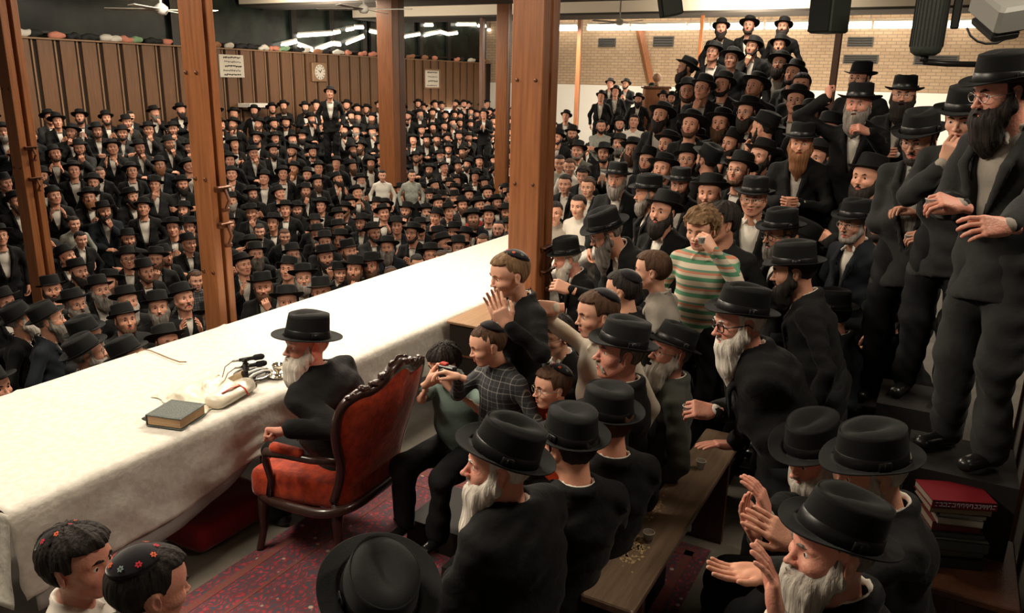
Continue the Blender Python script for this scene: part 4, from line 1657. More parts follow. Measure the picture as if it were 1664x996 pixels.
# bundles lying on the ledge of the walnut wall
rng = random.Random(7)
LC = [mat('bundle_pink', (0.55, 0.22, 0.15), 0.8), mat('bundle_white', (0.6, 0.57, 0.5), 0.8), mat('bundle_brown', (0.30, 0.14, 0.07), 0.8), mat('bundle_dark', (0.02, 0.02, 0.02), 0.8), mat('bundle_green', (0.2, 0.35, 0.2), 0.8)]
LCN = ['pink', 'white', 'brown', 'black', 'pale green']
lx = [38, 58, 92, 118, 146, 172, 188, 205, 222, 250, 272, 352, 372, 392, 410, 428, 446, 461, 487, 498, 516, 527, 549, 566, 589, 606, 667, 690, 706, 741, 751, 766, 785]
for i, px in enumerate(lx):
    p = at_Y(px, 60 + 0.058 * px, YW + 0.06)
    ci = (1 if px in (38, 172, 188, 549, 498) else 4 if px in (461, 222) else rng.choice((0, 0, 1, 2, 3, 0)))
    s = SDF((-0.4, -0.12, -0.05), (0.4, 0.12, 0.24), 0.03)
    L = rng.uniform(0.12, 0.30)
    s.cone((-L * .7, 0, 0.05), (L * .7, rng.uniform(-.03, .03), 0.06 + rng.uniform(0, .05)), 0.07, 0.06, 0.02)
    s.ell((rng.uniform(-.1, .1), 0, 0.08), (0.13, 0.08, 0.08), 0.03)
    s.disp(wob(30, 0.012, i))
    v, f = s.nets()
    v[:, 2] = np.maximum(v[:, 2], 0)
    o = mkobj('cloth_bundle', mesh_np('cloth_bundle', v, f, [LC[ci]]))
    o.location = (p[0], YW + 0.04, ZT + 0.036)
    tag(o, '%s %s bundle from the left on the walnut wall ledge' % (ORD[i], LCN[ci]), 'bundle', 'bundles on the wall ledge')
# shelf with white boxes on the wall under the clock side
for (x0, y0, x1, y1, nm, lb) in ((396, 166, 434, 176, 'wall_shelf', 'white shelf board on the walnut wall below the large notice'), (700, 193, 724, 207, 'equipment_box', 'small white equipment box below the low wall light')):
    a, c = at_Y(x0, y0, YW - 0.25), at_Y(x1, y1, YW - 0.25)
    r = empty(nm, (a + c) / 2, 0, lb, 'shelf' if 'shelf' in nm else 'box')
    w_, h_ = abs(a[0] - c[0]), abs(a[2] - c[2])
    b = PB()
    b.box((0, 0, 0), (w_, 0.5, h_ * 0.6), bev=0.01)
    b.obj('body', PAINT, r)
    b = PB()
    b.box((0, 0.05, -h_ * 0.45), (w_ * 0.7, 0.36, h_ * 0.3))
    b.obj('bracket', METALG, r)
# pulpit in the far distance
p = at_t(1068, 120, 22)
r = empty('pulpit', (p[0], p[1], -1.9), R_(28), 'carved wooden lectern with ball finial before the brick wall', 'lectern')
k = 22 / 1280
b = PB()
b.box((0, 0, 2.15), (0.4, 40 * k, 4.3), bev=0.02)
b.obj('body', OAK, r)
b = PB()
b.box((0, 0, 4.33), (0.5, 46 * k, 0.07), bev=0.02)
b.obj('top', OAKD, r)
b = PB()
b.lathe([(0.05, 0), (0.07, 0.04), (0.04, 0.10), (0.10, 0.16), (0.13, 0.24), (0.10, 0.32), (0, 0.36)], n=16)
b.obj('finial', STRIP, r, (0, 0.0, 4.365), smooth=True)
b = PB()
b.box((0, -0.95, 3.75), (0.3, 1.25, 0.7), rot=Matrix.Rotation(-0.2, 3, 'X'), bev=0.02)
b.obj('side_rail', OAK, r)
# ------------------------------------------------------------------ the long table and its white cloth
CLOTH = mat('white_damask', (0.60, 0.575, 0.52), 0.8, 0.2, noise=(26, (1, 1, 1), (0.50, 0.475, 0.42), 0.7, 0.08), bump=(38, 0.35))
CLOTH2 = mat('grey_lining', (0.34, 0.34, 0.32), 0.6, 0.3, bump=(15, 0.4))
t = empty('long_table', (5.0, 3.87, 0), 0, 'very long table under the white cloth in front of the seated elder', 'table')
b = PB()
b.box((0, 0, 0.742), (6.86, 1.22, 0.024), bev=0.004)
b.obj('tabletop', OAKD, t)
for x in (-3.2, -1.1, 1.1, 3.2):
    for y in (-0.40, 0.5):
        b = PB()
        b.tube([(x, y, 0), (x, y, 0.735)], 0.022, 8)
        b.obj('leg', METALD, t, smooth=True)
x0, x1 = 1.56, 8.46
NU, NV = 230, 64
xs = np.linspace(x0, x1, NU)
hemx = [1.3, 1.9, 2.4, 2.68, 2.95, 3.9, 4.2, 4.55, 4.75, 8.6]
hemz = [0.33, 0.36, 0.365, 0.42, 0.50, 0.48, 0.45, 0.40, 0.43, 0.42]
rng = np.random.RandomState(3)


def nz(x, y, seed=0, f=1.0):
    r = np.random.RandomState(seed)
    o = 0
    for k in range(6):
        a = r.uniform(-1, 1, 2) * f * (4 + 3 * k)
        o = o + np.sin(a[0] * x + a[1] * y + r.uniform(0, 6.28)) / (1 + .5 * k)
    return o / 2


P = np.zeros((NU, NV, 3))
for i, x in enumerate(xs):
    hz = np.interp(x, hemx, hemz)
    for j in range(NV):
        v = j / (NV - 1)
        if v < 0.14:         # far drop
            q = 1 - v / 0.14
            P[i, j] = (x, 4.50 + 0.02 + 0.012 * nz(x * 2, 0, 2), 0.758 - q * 0.22)
        elif v < 0.66:
            q = (v - 0.14) / 0.52
            y = 4.51 - q * 1.27
            P[i, j] = (x, y, 0.762 + 0.0035 * max(0, nz(x, y, 5)) + 0.010 * max(0, 1 - abs(math.sin(x * 2.1 + .3 * y)) * 14))
        else:
            q = (v - 0.66) / 0.34
            dz = 0.755 - hz
            fold = 0.026 * nz(x * 1.3, q * 0.8, 9) * q + 0.010 * nz(x * 4, q, 12) * q
            gather = 0.05 * math.exp(-((x - 2.95) / 0.12) ** 2) * q
            P[i, j] = (x + 0.02 * nz(x * 2, q, 4) * q, 3.235 - 0.012 * min(1, q * 8) - 0.02 * q - abs(fold) - gather, 0.758 - dz * q)
b = PB()
b.grid(P)
# the end drop towards the camera left
E = np.zeros((40, 20, 3))
for i in range(40):
    y = np.interp(i, [0, 39], [3.21, 4.52])
    for j in range(20):
        q = j / 19
        E[i, j] = (x0 - 0.008 - 0.03 * q - 0.03 * abs(nz(y * 2, q, 6)) * q, y - (0.02 * q if i == 0 else 0), 0.760 - 0.42 * q)
b.grid(E)
cl = b.obj('tablecloth', CLOTH, smooth=True)
tag(cl, 'long white damask cloth hanging in folds over the table', 'tablecloth')
m = cl.modifiers.new('thickness', 'SOLIDIFY')
m.thickness = 0.003
# the second, greyer cloth showing under the hem
b = PB()
P = np.zeros((90, 12, 3))
for i, x in enumerate(np.linspace(1.62, 3.35, 90)):
    hz = np.interp(x, hemx, hemz)
    lo_ = hz - np.interp(x, [1.6, 2.2, 2.7, 3.0, 3.35], [0.10, 0.12, 0.08, 0.04, 0.02])
    for j in range(12):
        q = j / 11
        P[i, j] = (x, 3.235 + 0.012 - 0.012 * q - 0.018 * abs(nz(x * 1.2, q, 21)) * q, 0.72 + (lo_ - 0.72) * q)
b.grid(P)
o = tag(b.obj('under_cloth', CLOTH2, smooth=True), 'thin grey under cloth peeping below the white damask hem', 'cloth')
m = o.modifiers.new('thickness', 'SOLIDIFY')
m.thickness = 0.002

# rug
RUG = bpy.data.materials.new('red_persian_rug')
RUG.use_nodes = True
nt = RUG.node_tree
L = nt.links
tc = nt.nodes.new('ShaderNodeTexCoord')
vo = nt.nodes.new('ShaderNodeTexVoronoi')
vo.inputs['Scale'].default_value = 32
vo2 = nt.nodes.new('ShaderNodeTexVoronoi')
vo2.inputs['Scale'].default_value = 11
wv = nt.nodes.new('ShaderNodeTexWave')
wv.wave_type = 'RINGS'
wv.inputs['Scale'].default_value = 11
wv.inputs['Distortion'].default_value = 22
wv.inputs['Detail'].default_value = 5
for n in (vo, vo2, wv):
    L.new(tc.outputs['Object'], n.inputs['Vector'])
r1 = nt.nodes.new('ShaderNodeValToRGB')
e = r1.color_ramp.elements
e[0].color = (0.55, 0.44, 0.34, 1)
e[1].position = 0.22
e[1].color = (0.42, 0.022, 0.035, 1)
x = e.new(0.14)
x.color = (0.04, 0.04, 0.075, 1)
x = e.new(0.60)
x.color = (0.13, 0.018, 0.026, 1)
L.new(vo.outputs['Distance'], r1.inputs[0])
r2 = nt.nodes.new('ShaderNodeValToRGB')
r2.color_ramp.elements[0].position = 0.42
r2.color_ramp.elements[1].position = 0.55
L.new(wv.outputs['Fac'], r2.inputs[0])
mx = nt.nodes.new('ShaderNodeMix')
mx.data_type = 'RGBA'
L.new(r2.outputs[0], mx.inputs[0])
L.new(r1.outputs[0], mx.inputs[6])
mx.inputs[7].default_value = (0.055, 0.042, 0.055, 1)
r3 = nt.nodes.new('ShaderNodeValToRGB')
r3.color_ramp.elements[0].position = 0.10
r3.color_ramp.elements[1].position = 0.16
L.new(vo2.outputs['Distance'], r3.inputs[0])
mx2 = nt.nodes.new('ShaderNodeMix')
mx2.data_type = 'RGBA'
L.new(r3.outputs[0], mx2.inputs[0])
mx2.inputs[6].default_value = (0.48, 0.36, 0.27, 1)
L.new(mx.outputs[2], mx2.inputs[7])
L.new(mx2.outputs[2], nt.nodes['Principled BSDF'].inputs['Base Color'])
nt.nodes['Principled BSDF'].inputs['Roughness'].default_value = 0.95
nt.nodes['Principled BSDF'].inputs['Sheen Weight'].default_value = 0.2
r = empty('persian_rug', (2.75, 1.95, 0), 0, 'patterned red and navy rug under the red armchair', 'rug')
b = PB()
b.box((0, 0, 0.006), (2.5, 2.2, 0.012), bev=0.004)
b.obj('pile', RUG, r)
b = PB()
for (cx_, cy_, w_, d_) in ((0, 1.0, 2.4, 0.05), (0, -1.0, 2.4, 0.05), (1.15, 0, 0.05, 2.1), (-1.15, 0, 0.05, 2.1), (0, 0.82, 2.1, 0.02), (1.0, 0, 0.02, 1.8)):
    b.box((cx_, cy_, 0.0125), (w_, d_, 0.003))
b.obj('border', mat('rug_border', (0.10, 0.085, 0.070), 0.95, noise=(90, (1, 1, 1), (0.25, 0.03, 0.03), 1.0)), r)
# red footstool under the table
s = SDF((-0.35, -0.24, -0.02), (0.35, 0.24, 0.3), 0.014)
s.fn((-1, -1, -1), (1, 1, 1), lambda X, Y, Z: np.sqrt(np.maximum(np.abs(X) - 0.24, 0) ** 2 + np.maximum(np.abs(Y) - 0.13, 0) ** 2 + np.maximum(np.abs(Z - 0.09) - 0.03, 0) ** 2) - 0.055)
s.disp(wob(30, 0.004, 2))
v, f = s.nets()
v[:, 2] = np.maximum(v[:, 2], 0)
REDV = mat('red_velvet_dark', (0.22, 0.006, 0.010), 0.8, sheen=0.4)
o = mkobj('footstool', mesh_np('footstool', v, f, [REDV]))
o.location = (2.78, 3.42, 0.0)
tag(o, 'dark red velvet cushion stool in the shadow under the table', 'stool')

# ------------------------------------------------------------------ red velvet armchair
VELR = mat('rust_red_velvet', (0.48, 0.050, 0.008), 0.75, 0.3, sheen=0.3, noise=(22, (1, 1, 1), (0.17, 0.014, 0.006), 0.9, 0.2), bump=(45, 0.5))
FRAME = mat('carved_mahogany', (0.020, 0.008, 0.006), 0.28, 0.5, coat=0.4, noise=(30, (1, 1, 1), (0.045, 0.016, 0.012), 0.6))
ch = empty('armchair', (3.07, 2.76, 0), R_(3), 'red velvet armchair with carved mahogany frame holding the seated elder', 'armchair')
# seat cushion (local: x width, y depth to front)
s = SDF((-0.42, -0.36, 0.24), (0.42, 0.42, 0.56), 0.012)
s.fn((-1, -1, 0), (1, 1, 1), lambda X, Y, Z: np.sqrt(np.maximum(np.abs(X) - (0.25 + 0.05 * np.clip(Y / 0.3, -1, 1)), 0) ** 2 + np.maximum(np.abs(Y - 0.03) - 0.25, 0) ** 2 + np.maximum(np.abs(Z - 0.40) - 0.035, 0) ** 2) - 0.05)
s.disp(wob(9, 0.006, 3))
v, f = s.nets()
mkobj('seat', mesh_np('seat', v, f, [VELR]), ch)
b = PB()
pts = []
for k in range(33):
    a = 2 * PI * k / 32
    ca, sa = math.cos(a), math.sin(a)
    pts.append((0.345 * np.sign(ca) * abs(ca) ** .5, 0.02 + 0.325 * np.sign(sa) * abs(sa) ** .55, 0.335 - 0.02 * sa))
b.tube(pts[:-1], 0.026, 8, closed=True)
b.obj('seat_rail', FRAME, ch, smooth=True)


def back_outline(n=40):
    """half outline of the back from the bottom to the crest, (x, z)"""
    P_ = [(0.27, 0.38), (0.26, 0.50), (0.275, 0.60), (0.315, 0.70), (0.345, 0.80), (0.350, 0.88), (0.325, 0.945), (0.26, 0.975), (0.19, 0.97), (0.12, 0.99), (0.06, 1.035), (0.0, 1.05)]
    q = []
    for i in range(n):
        t_ = i / (n - 1) * (len(P_) - 1)
        k = min(int(t_), len(P_) - 2)
        u_ = t_ - k
        g = lambda j: np.array(P_[max(0, min(len(P_) - 1, j))], float)
        p0, p1, p2, p3 = g(k - 1), g(k), g(k + 1), g(k + 2)
        q.append(0.5 * ((2 * p1) + (-p0 + p2) * u_ + (2 * p0 - 5 * p1 + 4 * p2 - p3) * u_ * u_ + (-p0 + 3 * p1 - 3 * p2 + p3) * u_ ** 3))
    return q


OUT = back_outline()


def bk(x, z, off=0.0):
    """place on the raked, slightly wrapped back surface"""
    return (x, -0.245 - 0.30 * (z - 0.4) + 0.55 * x * x + off, z)


def panel(off0, off1, shrink, m, name):
    full = [(x * shrink, 0.70 + (z - 0.70) * shrink) for x, z in OUT] + [(-x * shrink, 0.70 + (z - 0.70) * shrink) for x, z in OUT[::-1]]
    b = PB()
    nn = len(full)
    rings = []
    for (sc_, o_) in ((0.0, off1 * 1.5), (0.5, off1 * 1.4), (0.85, off1 * 1.1), (1.0, off1 * .6), (1.0, off0 * .6), (0.85, off0 * 1.0), (0.5, off0 * 1.3), (0.0, off0 * 1.4)):
        rings.append([bk(x * sc_, 0.70 + (z - 0.70) * sc_, o_) for x, z in full])
    b.grid(np.array(rings).transpose(1, 0, 2), closed_u=True)
    return b.obj(name, m, ch, smooth=True)


panel(-0.035, 0.045, 0.95, VELR, 'backrest')
b = PB()
full = [(x, z) for x, z in OUT] + [(-x, z) for x, z in OUT[::-1][1:]]
b.tube([bk(x, z) for x, z in full], [0.024 + 0.010 * max(0, (z - 0.93) / 0.12) for x, z in full], 10)
b.tube([bk(-0.27, 0.40), bk(0, 0.385), bk(0.27, 0.40)], 0.022, 8)
b.obj('back_frame', FRAME, ch, smooth=True)
s = SDF((-0.42, -0.45, 0.85), (0.42, -0.15, 1.16), 0.007)
rr = np.random.RandomState(5)
for sg in (-1, 1):
    for k in range(15):
        x = 0.02 + 0.021 * k
        z = np.interp(x, [0, .06, .12, .19, .26, .325, .35], [1.055, 1.04, 1.0, .975, .975, .94, .86])
        q = bk(sg * x, z + 0.008 + 0.010 * (k % 3))
        s.ell(q, (0.016 + 0.006 * rr.rand(), 0.022, 0.013 + 0.008 * rr.rand()), 0.006)
    q = bk(sg * 0.05, 1.03)
    s.ell((q[0], q[1] - 0.02, q[2]), (0.02, 0.014, 0.02), 0.004)
q = bk(0, 1.05)
s.ell((0, q[1] - 0.005, 1.065), (0.045, 0.026, 0.035), 0.01)
s.disp(wob(160, 0.003, 4))
v, f = s.nets()
mkobj('carved_crest', mesh_np('carved_crest', v, f, [FRAME]), ch)
for sg in (-1, 1):
    b = PB()
    b.tube([(sg * 0.27, -0.25, 0.60), (sg * 0.33, -0.12, 0.615), (sg * 0.355, 0.05, 0.62), (sg * 0.345, 0.18, 0.60), (sg * 0.335, 0.20, 0.55), (sg * 0.335, 0.17, 0.45), (sg * 0.33, 0.19, 0.36)], [0.018, 0.020, 0.022, 0.024, 0.022, 0.018, 0.022], 10)
    b.obj('armrest', FRAME, ch, smooth=True)
    s = SDF((sg * 0.35 - 0.07, -0.12, 0.60), (sg * 0.35 + 0.07, 0.18, 0.72), 0.010)
    s.cone((sg * 0.34, -0.05, 0.642), (sg * 0.355, 0.11, 0.645), 0.026, 0.028, 0.01)
    v, f = s.nets()
    mkobj('arm_pad', mesh_np('arm_pad', v, f, [VELR]), ch)
    for (lx_, ly_, dx, dy, nm) in ((0.29, 0.27, 0.03, 0.03, 'leg'), (0.25, -0.21, 0.01, 0.0, 'leg')):
        b = PB()
        b.tube([(sg * lx_, ly_, 0.36), (sg * (lx_ + .01), ly_ + dy * .3, 0.26), (sg * (lx_ + dx * .4), ly_ + dy * .5, 0.12), (sg * (lx_ + dx), ly_ + dy, 0.025), (sg * (lx_ + dx), ly_ + dy, 0.012)], [0.036, 0.030, 0.021, 0.020, 0.024], 10)
        b.obj('leg', FRAME, ch, smooth=True)

ch.scale = (1.06, 0.96, 1.07)
# ------------------------------------------------------------------ things lying on the cloth
TT = 0.768
GREENB = mat('dark_green_leather', (0.030, 0.045, 0.038), 0.35, 0.5, noise=(60, (1, 1, 1), (0.07, 0.09, 0.08), 0.5), bump=(120, 0.4))
PAGE = mat('page_edges', (0.50, 0.34, 0.19), 0.8, noise=(14, (1, 1, 22), (0.36, 0.22, 0.12), 0.9), bump=(14, 0.5, (1, 1, 30)))
Q0, Q1, Q2 = V3(2.412, 3.470, 0), V3(2.462, 3.262, 0), V3(2.672, 3.318, 0)
ang = math.atan2((Q2 - Q1)[1], (Q2 - Q1)[0])
ctr = (Q0 + Q2) / 2
r = empty('book', (ctr[0], ctr[1], TT), ang, 'thick dark green prayer book lying at the table edge', 'book')
bw, bd = np.linalg.norm(Q2 - Q1), np.linalg.norm(Q1 - Q0)
b = PB()
b.box((0, 0, 0.034), (bw * 0.95, bd * 0.94, 0.052), bev=0.004)
b.obj('pages', PAGE, r)
b = PB()
b.box((0, 0, 0.063), (bw, bd, 0.006), bev=0.003)
b.box((0, 0, 0.004), (bw, bd, 0.007), bev=0.003)
b.tube([(-bw * .45, bd / 2, 0.034), (bw * .45, bd / 2, 0.034)], 0.032, 10, flat=0.35)
b.box((0, bd / 2 - 0.004, 0.034), (bw, 0.008, 0.056), bev=0.003)
b.obj('cover', GREENB, r)
b = PB()
for sgn in (-1, 1):
    b.box((0, sgn * bd * .42, 0.0665), (bw * .88, 0.003, 0.001))
    b.box((sgn * bw * .44, 0, 0.0665), (0.003, bd * .84, 0.001))
b.obj('tooling', mat('worn_tooling', (0.13, 0.15, 0.13), 0.5), r)
# small folded paper under the book corner
SATIN = mat('cream_satin', (0.66, 0.60, 0.48), 0.35, 0.5, sheen=0.3, bump=(20, 0.5))
SATIN2 = mat('tan_satin_lining', (0.34, 0.25, 0.15), 0.4, 0.5)


def draped(name, path, label, cat, m, thick, h=0.006, extra=None):
    s = SDF(*path)
    return s


# cream satin cloth, peaked like a tent
NU, NV = 60, 44
P = np.zeros((NU, NV, 3))
A0, B0 = V3(2.74, 3.50, TT), V3(3.20, 3.60, TT)
for i in range(NU):
    for j in range(NV):
        u_, v_ = i / (NU - 1), j / (NV - 1)
        x = 2.66 + 0.52 * u_ + 0.03 * nz(u_ * 3, v_ * 3, 31)
        y = 3.34 + 0.44 * v_ + 0.02 * nz(u_ * 2, v_ * 4, 32) + 0.10 * u_
        rid = math.exp(-((v_ - 0.42 + 0.25 * (u_ - .5)) / 0.25) ** 2) * math.sin(PI * min(1, u_ * 1.15)) ** .7 * 0.075
        e_ = min(u_, v_, 1 - u_, 1 - v_)
        P[i, j] = (x, y, TT + 0.004 + rid * min(1, e_ * 8) + 0.008 * abs(nz(u_ * 5, v_ * 5, 33)) * min(1, e_ * 10))
b = PB()
b.grid(P)
o = tag(b.obj('satin_cloth', SATIN, smooth=True), 'cream satin cloth heaped in a peak behind the green book', 'cloth')
m = o.modifiers.new('thickness', 'SOLIDIFY')
m.thickness = 0.003
# curled flap of it with tan lining
r = empty('rolled_parchment', (3.06, 3.50, TT), R_(22), 'small tan roll standing open beside the striped plate', 'roll')
b = PB()
RY = Matrix.Rotation(R_(90), 3, 'Y') @ Matrix.Rotation(0, 3, 'X')
b.lathe([(0.034, -0.06), (0.036, 0.05), (0.034, 0.052), (0.030, 0.05), (0.028, -0.06)], (0, 0, 0.042), 24, rot=Matrix.Rotation(R_(60), 3, 'X'), sx=0.8)
b.obj('roll', SATIN2, r, smooth=True)
# white wrap with red ribbon
s = SDF((-0.22, -0.12, -0.01), (0.24, 0.14, 0.14), 0.006)
s.cone((-0.13, 0.0, 0.028), (0.14, 0.01, 0.030), 0.036, 0.040, 0.02, fl=((0, 1, 0), 0.55))
s.cone((-0.12, 0.02, 0.05), (0.02, 0.02, 0.06), 0.022, 0.03, 0.02, fl=((0, 1, 0), 0.7))
s.disp(wob(60, 0.004, 5))
v, f = s.nets()
v[:, 2] = np.maximum(v[:, 2], 0)
REDR = mat('orange_red_ribbon', (0.50, 0.060, 0.025), 0.5)
o = mkobj('cloth_bag', mesh_np('cloth_bag', v, f, [SATIN]))
o.location = (2.90, 3.385, TT)
o.rotation_euler = (0, 0, R_(12))
tag(o, 'white cloth bag with a red ribbon at the table edge', 'bag')
b = PB()
for (x_, ) in ((0.03,),):
    b.tube([(0.05, -0.085, 0.012), (0.05, -0.06, 0.052), (0.05, -0.02, 0.069), (0.03, 0.03, 0.073), (0.0, 0.05, 0.066)], 0.008, 8, flat=0.3)
    b.tube([(0.05, -0.03, 0.068), (-0.03, -0.03, 0.080), (-0.10, -0.02, 0.074)], 0.006, 8, flat=0.3)
rb = b.obj('ribbon', REDR, o, smooth=True)
# microphones on a small stand
MICB = mat('black_microphone', (0.008, 0.008, 0.009), 0.35, 0.5)
bx_ = at_z(402, 628, TT)
r = empty('microphone_stand', (bx_[0], bx_[1], TT), 0, 'short black stand carrying two microphones beside the striped plate', 'stand')
b = PB()
b.lathe([(0.055, 0), (0.055, 0.006), (0.045, 0.012), (0.012, 0.016), (0.012, 0.14), (0.010, 0.18), (0, 0.182)], n=20)
b.obj('base', MICB, r, smooth=True)
b = PB()
b.box((0, 0, 0.125), (0.03, 0.03, 0.05), bev=0.004)
b.box((0.0, 0, 0.165), (0.045, 0.022, 0.018), bev=0.004)
b.obj('clamp', MICB, r)
dirn = nrm(_r + 0.15 * _f * V3(1, 1, 0) + V3(0, 0, 0.16))
for i, (dz, dl) in enumerate(((0.172, 0.0), (0.128, 0.012))):
    c = V3(bx_[0], bx_[1], TT + dz) + dirn * dl
    r = empty('microphone', c, 0, ('upper' if i == 0 else 'lower') + ' black microphone pointing at the bearded elder', 'microphone')
    b = PB()
    b.tube([dirn * -0.035, dirn * 0.0, dirn * 0.055], [0.010, 0.012, 0.014], 12)
    b.obj('body', MICB, r, smooth=True)
    b = PB()
    b.tube([dirn * 0.05, dirn * 0.058, dirn * 0.095, dirn * 0.108, dirn * 0.112], [0.0155, 0.018, 0.018, 0.012, 0.004], 14)
    b.obj('grille', mat('mic_foam', (0.012, 0.012, 0.013), 0.95, bump=(300, 0.6)), r, smooth=True)
    b = PB()
    b.tube([dirn * -0.035, dirn * -0.075], [0.009, 0.006], 10)
    b.obj('connector', METALG, r, smooth=True)
    b = PB()
    e0 = dirn * -0.075
    b.tube([e0, e0 + V3(-0.03, 0.03, -0.03), e0 + V3(-0.07, 0.04, -dz + 0.03), e0 + V3(-0.14, 0.08, -dz - 0.0)], 0.003, 6)
    b.obj('cable', mat('tan_cable', (0.20, 0.11, 0.06), 0.6), r, smooth=True)
# striped glass plate
bx_ = at_z(412, 612, TT)
r = empty('serving_plate', (bx_[0], bx_[1], TT), 0, 'silver plate of dark and white swirls in front of the elder', 'plate')
b = PB()
b.lathe([(0.0, 0.004), (0.06, 0.004), (0.085, 0.012), (0.115, 0.020), (0.118, 0.023), (0.085, 0.018), (0.06, 0.010), (0, 0.010)], n=36)
b.obj('dish', mat('silver', (0.62, 0.60, 0.56), 0.22, 0.5, metal=0.9), r, smooth=True)
for k in range(7):
    b = PB()
    y = -0.072 + 0.024 * k
    hw = math.sqrt(max(0.0, 0.098 ** 2 - y * y))
    b.tube([(-hw, y, 0.024), (-hw * .4, y + 0.008, 0.036), (hw * .4, y + 0.008, 0.036), (hw, y, 0.024)], 0.0065, 8)
    b.obj('stripe', MICB if k % 2 == 0 else PAINT, r, smooth=True)
# silver becher and saucer by the beard
bx_ = at_z(452, 612, TT)
r = empty('wine_cup', (bx_[0], bx_[1], TT), 0, 'small silver wine cup on saucer partly behind the white beard', 'cup')
SILV = mat('polished_silver', (0.70, 0.66, 0.58), 0.15, 0.5, metal=1.0)
b = PB()
b.lathe([(0.0, 0.003), (0.05, 0.004), (0.062, 0.011), (0.063, 0.013), (0.05, 0.007), (0, 0.006)], n=28)
b.obj('saucer', SILV, r, smooth=True)
b = PB()
b.lathe([(0.022, 0.006), (0.020, 0.012), (0.010, 0.02), (0.012, 0.03), (0.026, 0.045), (0.033, 0.075), (0.035, 0.085), (0.032, 0.084), (0.028, 0.055), (0, 0.04)], n=24)
b.obj('bowl', SILV, r, smooth=True)
# wire on the cloth
b = PB()
b.tube([at_z(x, y, TT + 0.012) for x, y in ((222, 573), (232, 568), (243, 569), (258, 575), (275, 582), (292, 588), (303, 588))], 0.004, 6)
tag(b.obj('cable', mat('brown_cable', (0.24, 0.13, 0.06), 0.6), smooth=True), 'thin brown cable lying on the white cloth near the far edge', 'cable')

# ------------------------------------------------------------------ dark chest by the table, benches, boxes
c0 = at_Y(727, 520, 3.16)
r = empty('wooden_chest', (c0[0] + 0.42, 2.90, 0), 0, 'dark chest with brown wooden top between tablecloth and clapping boy', 'chest')
b = PB()
b.box((0, 0, (c0[2] - 0.03) / 2), (0.82, 0.50, c0[2] - 0.03), bev=0.006)
b.obj('body', mat('black_brown_wood', (0.014, 0.010, 0.008), 0.5), r)
b = PB()
b.box((0, 0, c0[2] - 0.013), (0.86, 0.53, 0.026), bev=0.006)
b.obj('top', wood('brown_chest_top', (0.30, 0.17, 0.085), (0.20, 0.11, 0.05), (0.4, 4, 4)), r)
b = PB()
for z in (0.15, 0.35, 0.52):
    b.box((-0.414, 0, z), (0.012, 0.50, 0.012))
b.obj('moulding', OAKD, r)
WORN = wood('worn_bench_wood', (0.30, 0.205, 0.135), (0.17, 0.115, 0.075), (0.35, 5, 5), 0.33, 0.5, fine=7.0)
PEEL = mat('peeled_bare_wood', (0.62, 0.44, 0.22), 0.7)


def bench(x0_, x1_, y0_, y1_, z, label, m=None, group=None):
    r = empty('wooden_bench', ((x0_ + x1_) / 2, (y0_ + y1_) / 2, 0), 0, label, 'bench', group)
    lx_, ly_ = x1_ - x0_, y1_ - y0_
    b = PB()
    b.box((0, 0, z - 0.018), (lx_, ly_, 0.036), bev=0.006)
    b.obj('plank', m or WORN, r)
    for q_ in (-1, 1):
        b = PB()
        b.box((q_ * (lx_ / 2 - 0.2), 0, (z - 0.036) / 2), (0.04, ly_ * 0.8, z - 0.036))
        b.obj('leg', OAKD, r)
    return r


bm_ = bench(2.50, 4.32, 0.80, 1.02, 0.60, 'long worn bench top with plastic cups running between the seated men')
b = PB()
rr = random.Random(2)
for k in range(150):
    cx_, cy_ = (rr.gauss(-0.50, 0.07), rr.gauss(0.035, 0.022)) if k < 110 else (rr.gauss(-0.12, 0.07), rr.gauss(0.07, 0.018))
    if abs(cy_) > 0.10:
        continue
    rd = rr.uniform(0.003, 0.010)
    vs = [(cx_ + rd * rr.uniform(.6, 1.4) * math.cos(a * PI / 3), cy_ + rd * rr.uniform(.5, 1.2) * math.sin(a * PI / 3), 0.6008) for a in range(6)]
    b.add(vs, [tuple(range(6))])
b.obj('bare_patch', PEEL, bm_)
CUPM = mat('clear_plastic', (0.85, 0.85, 0.82), 0.12, 0.5, trans=0.85)
WINE = mat('dark_red_wine', (0.10, 0.008, 0.008), 0.1, 0.5)


def cup(loc, label, wine=0.0, rot=None, sc=1.0, group='small plastic cups'):
    r = empty('plastic_cup', loc, 0, label, 'cup', group)
    if rot is not None:
        r.rotation_euler = rot
    b = PB()
    b.lathe([(a * sc, c * sc) for a, c in ((0.0, 0.002), (0.017, 0.001), (0.018, 0.004), (0.024, 0.046), (0.0262, 0.048), (0.0262, 0.050), (0.0228, 0.049), (0.0168, 0.006), (0, 0.005))], n=24)
    b.obj('cup_wall', CUPM, r, smooth=True)
    b = PB()
    b.tube([(0.0256 * sc * math.cos(2 * PI * k / 24), 0.0256 * sc * math.sin(2 * PI * k / 24), 0.049 * sc) for k in range(24)], 0.0012 * sc, 6, closed=True)
    b.obj('rim', PAINT, r, smooth=True)
    if wine:
        b = PB()
        b.lathe([(0.0, 0.006 * sc), (0.0168 * sc, 0.006 * sc), (0.020 * sc, (0.006 + wine) * sc), (0, (0.006 + wine) * sc)], n=20)
        b.obj('drink', WINE, r, smooth=True)
    return r


c = at_z(1053, 880, 0.60)
cup((c[0], c[1], 0.60), 'clear plastic cup with a drop of wine, nearest on the worn bench', 0.008)
c = at_z(1138, 762, 0.60)
cup((c[0], c[1], 0.60), 'empty plastic cup beside the hand on the worn bench')

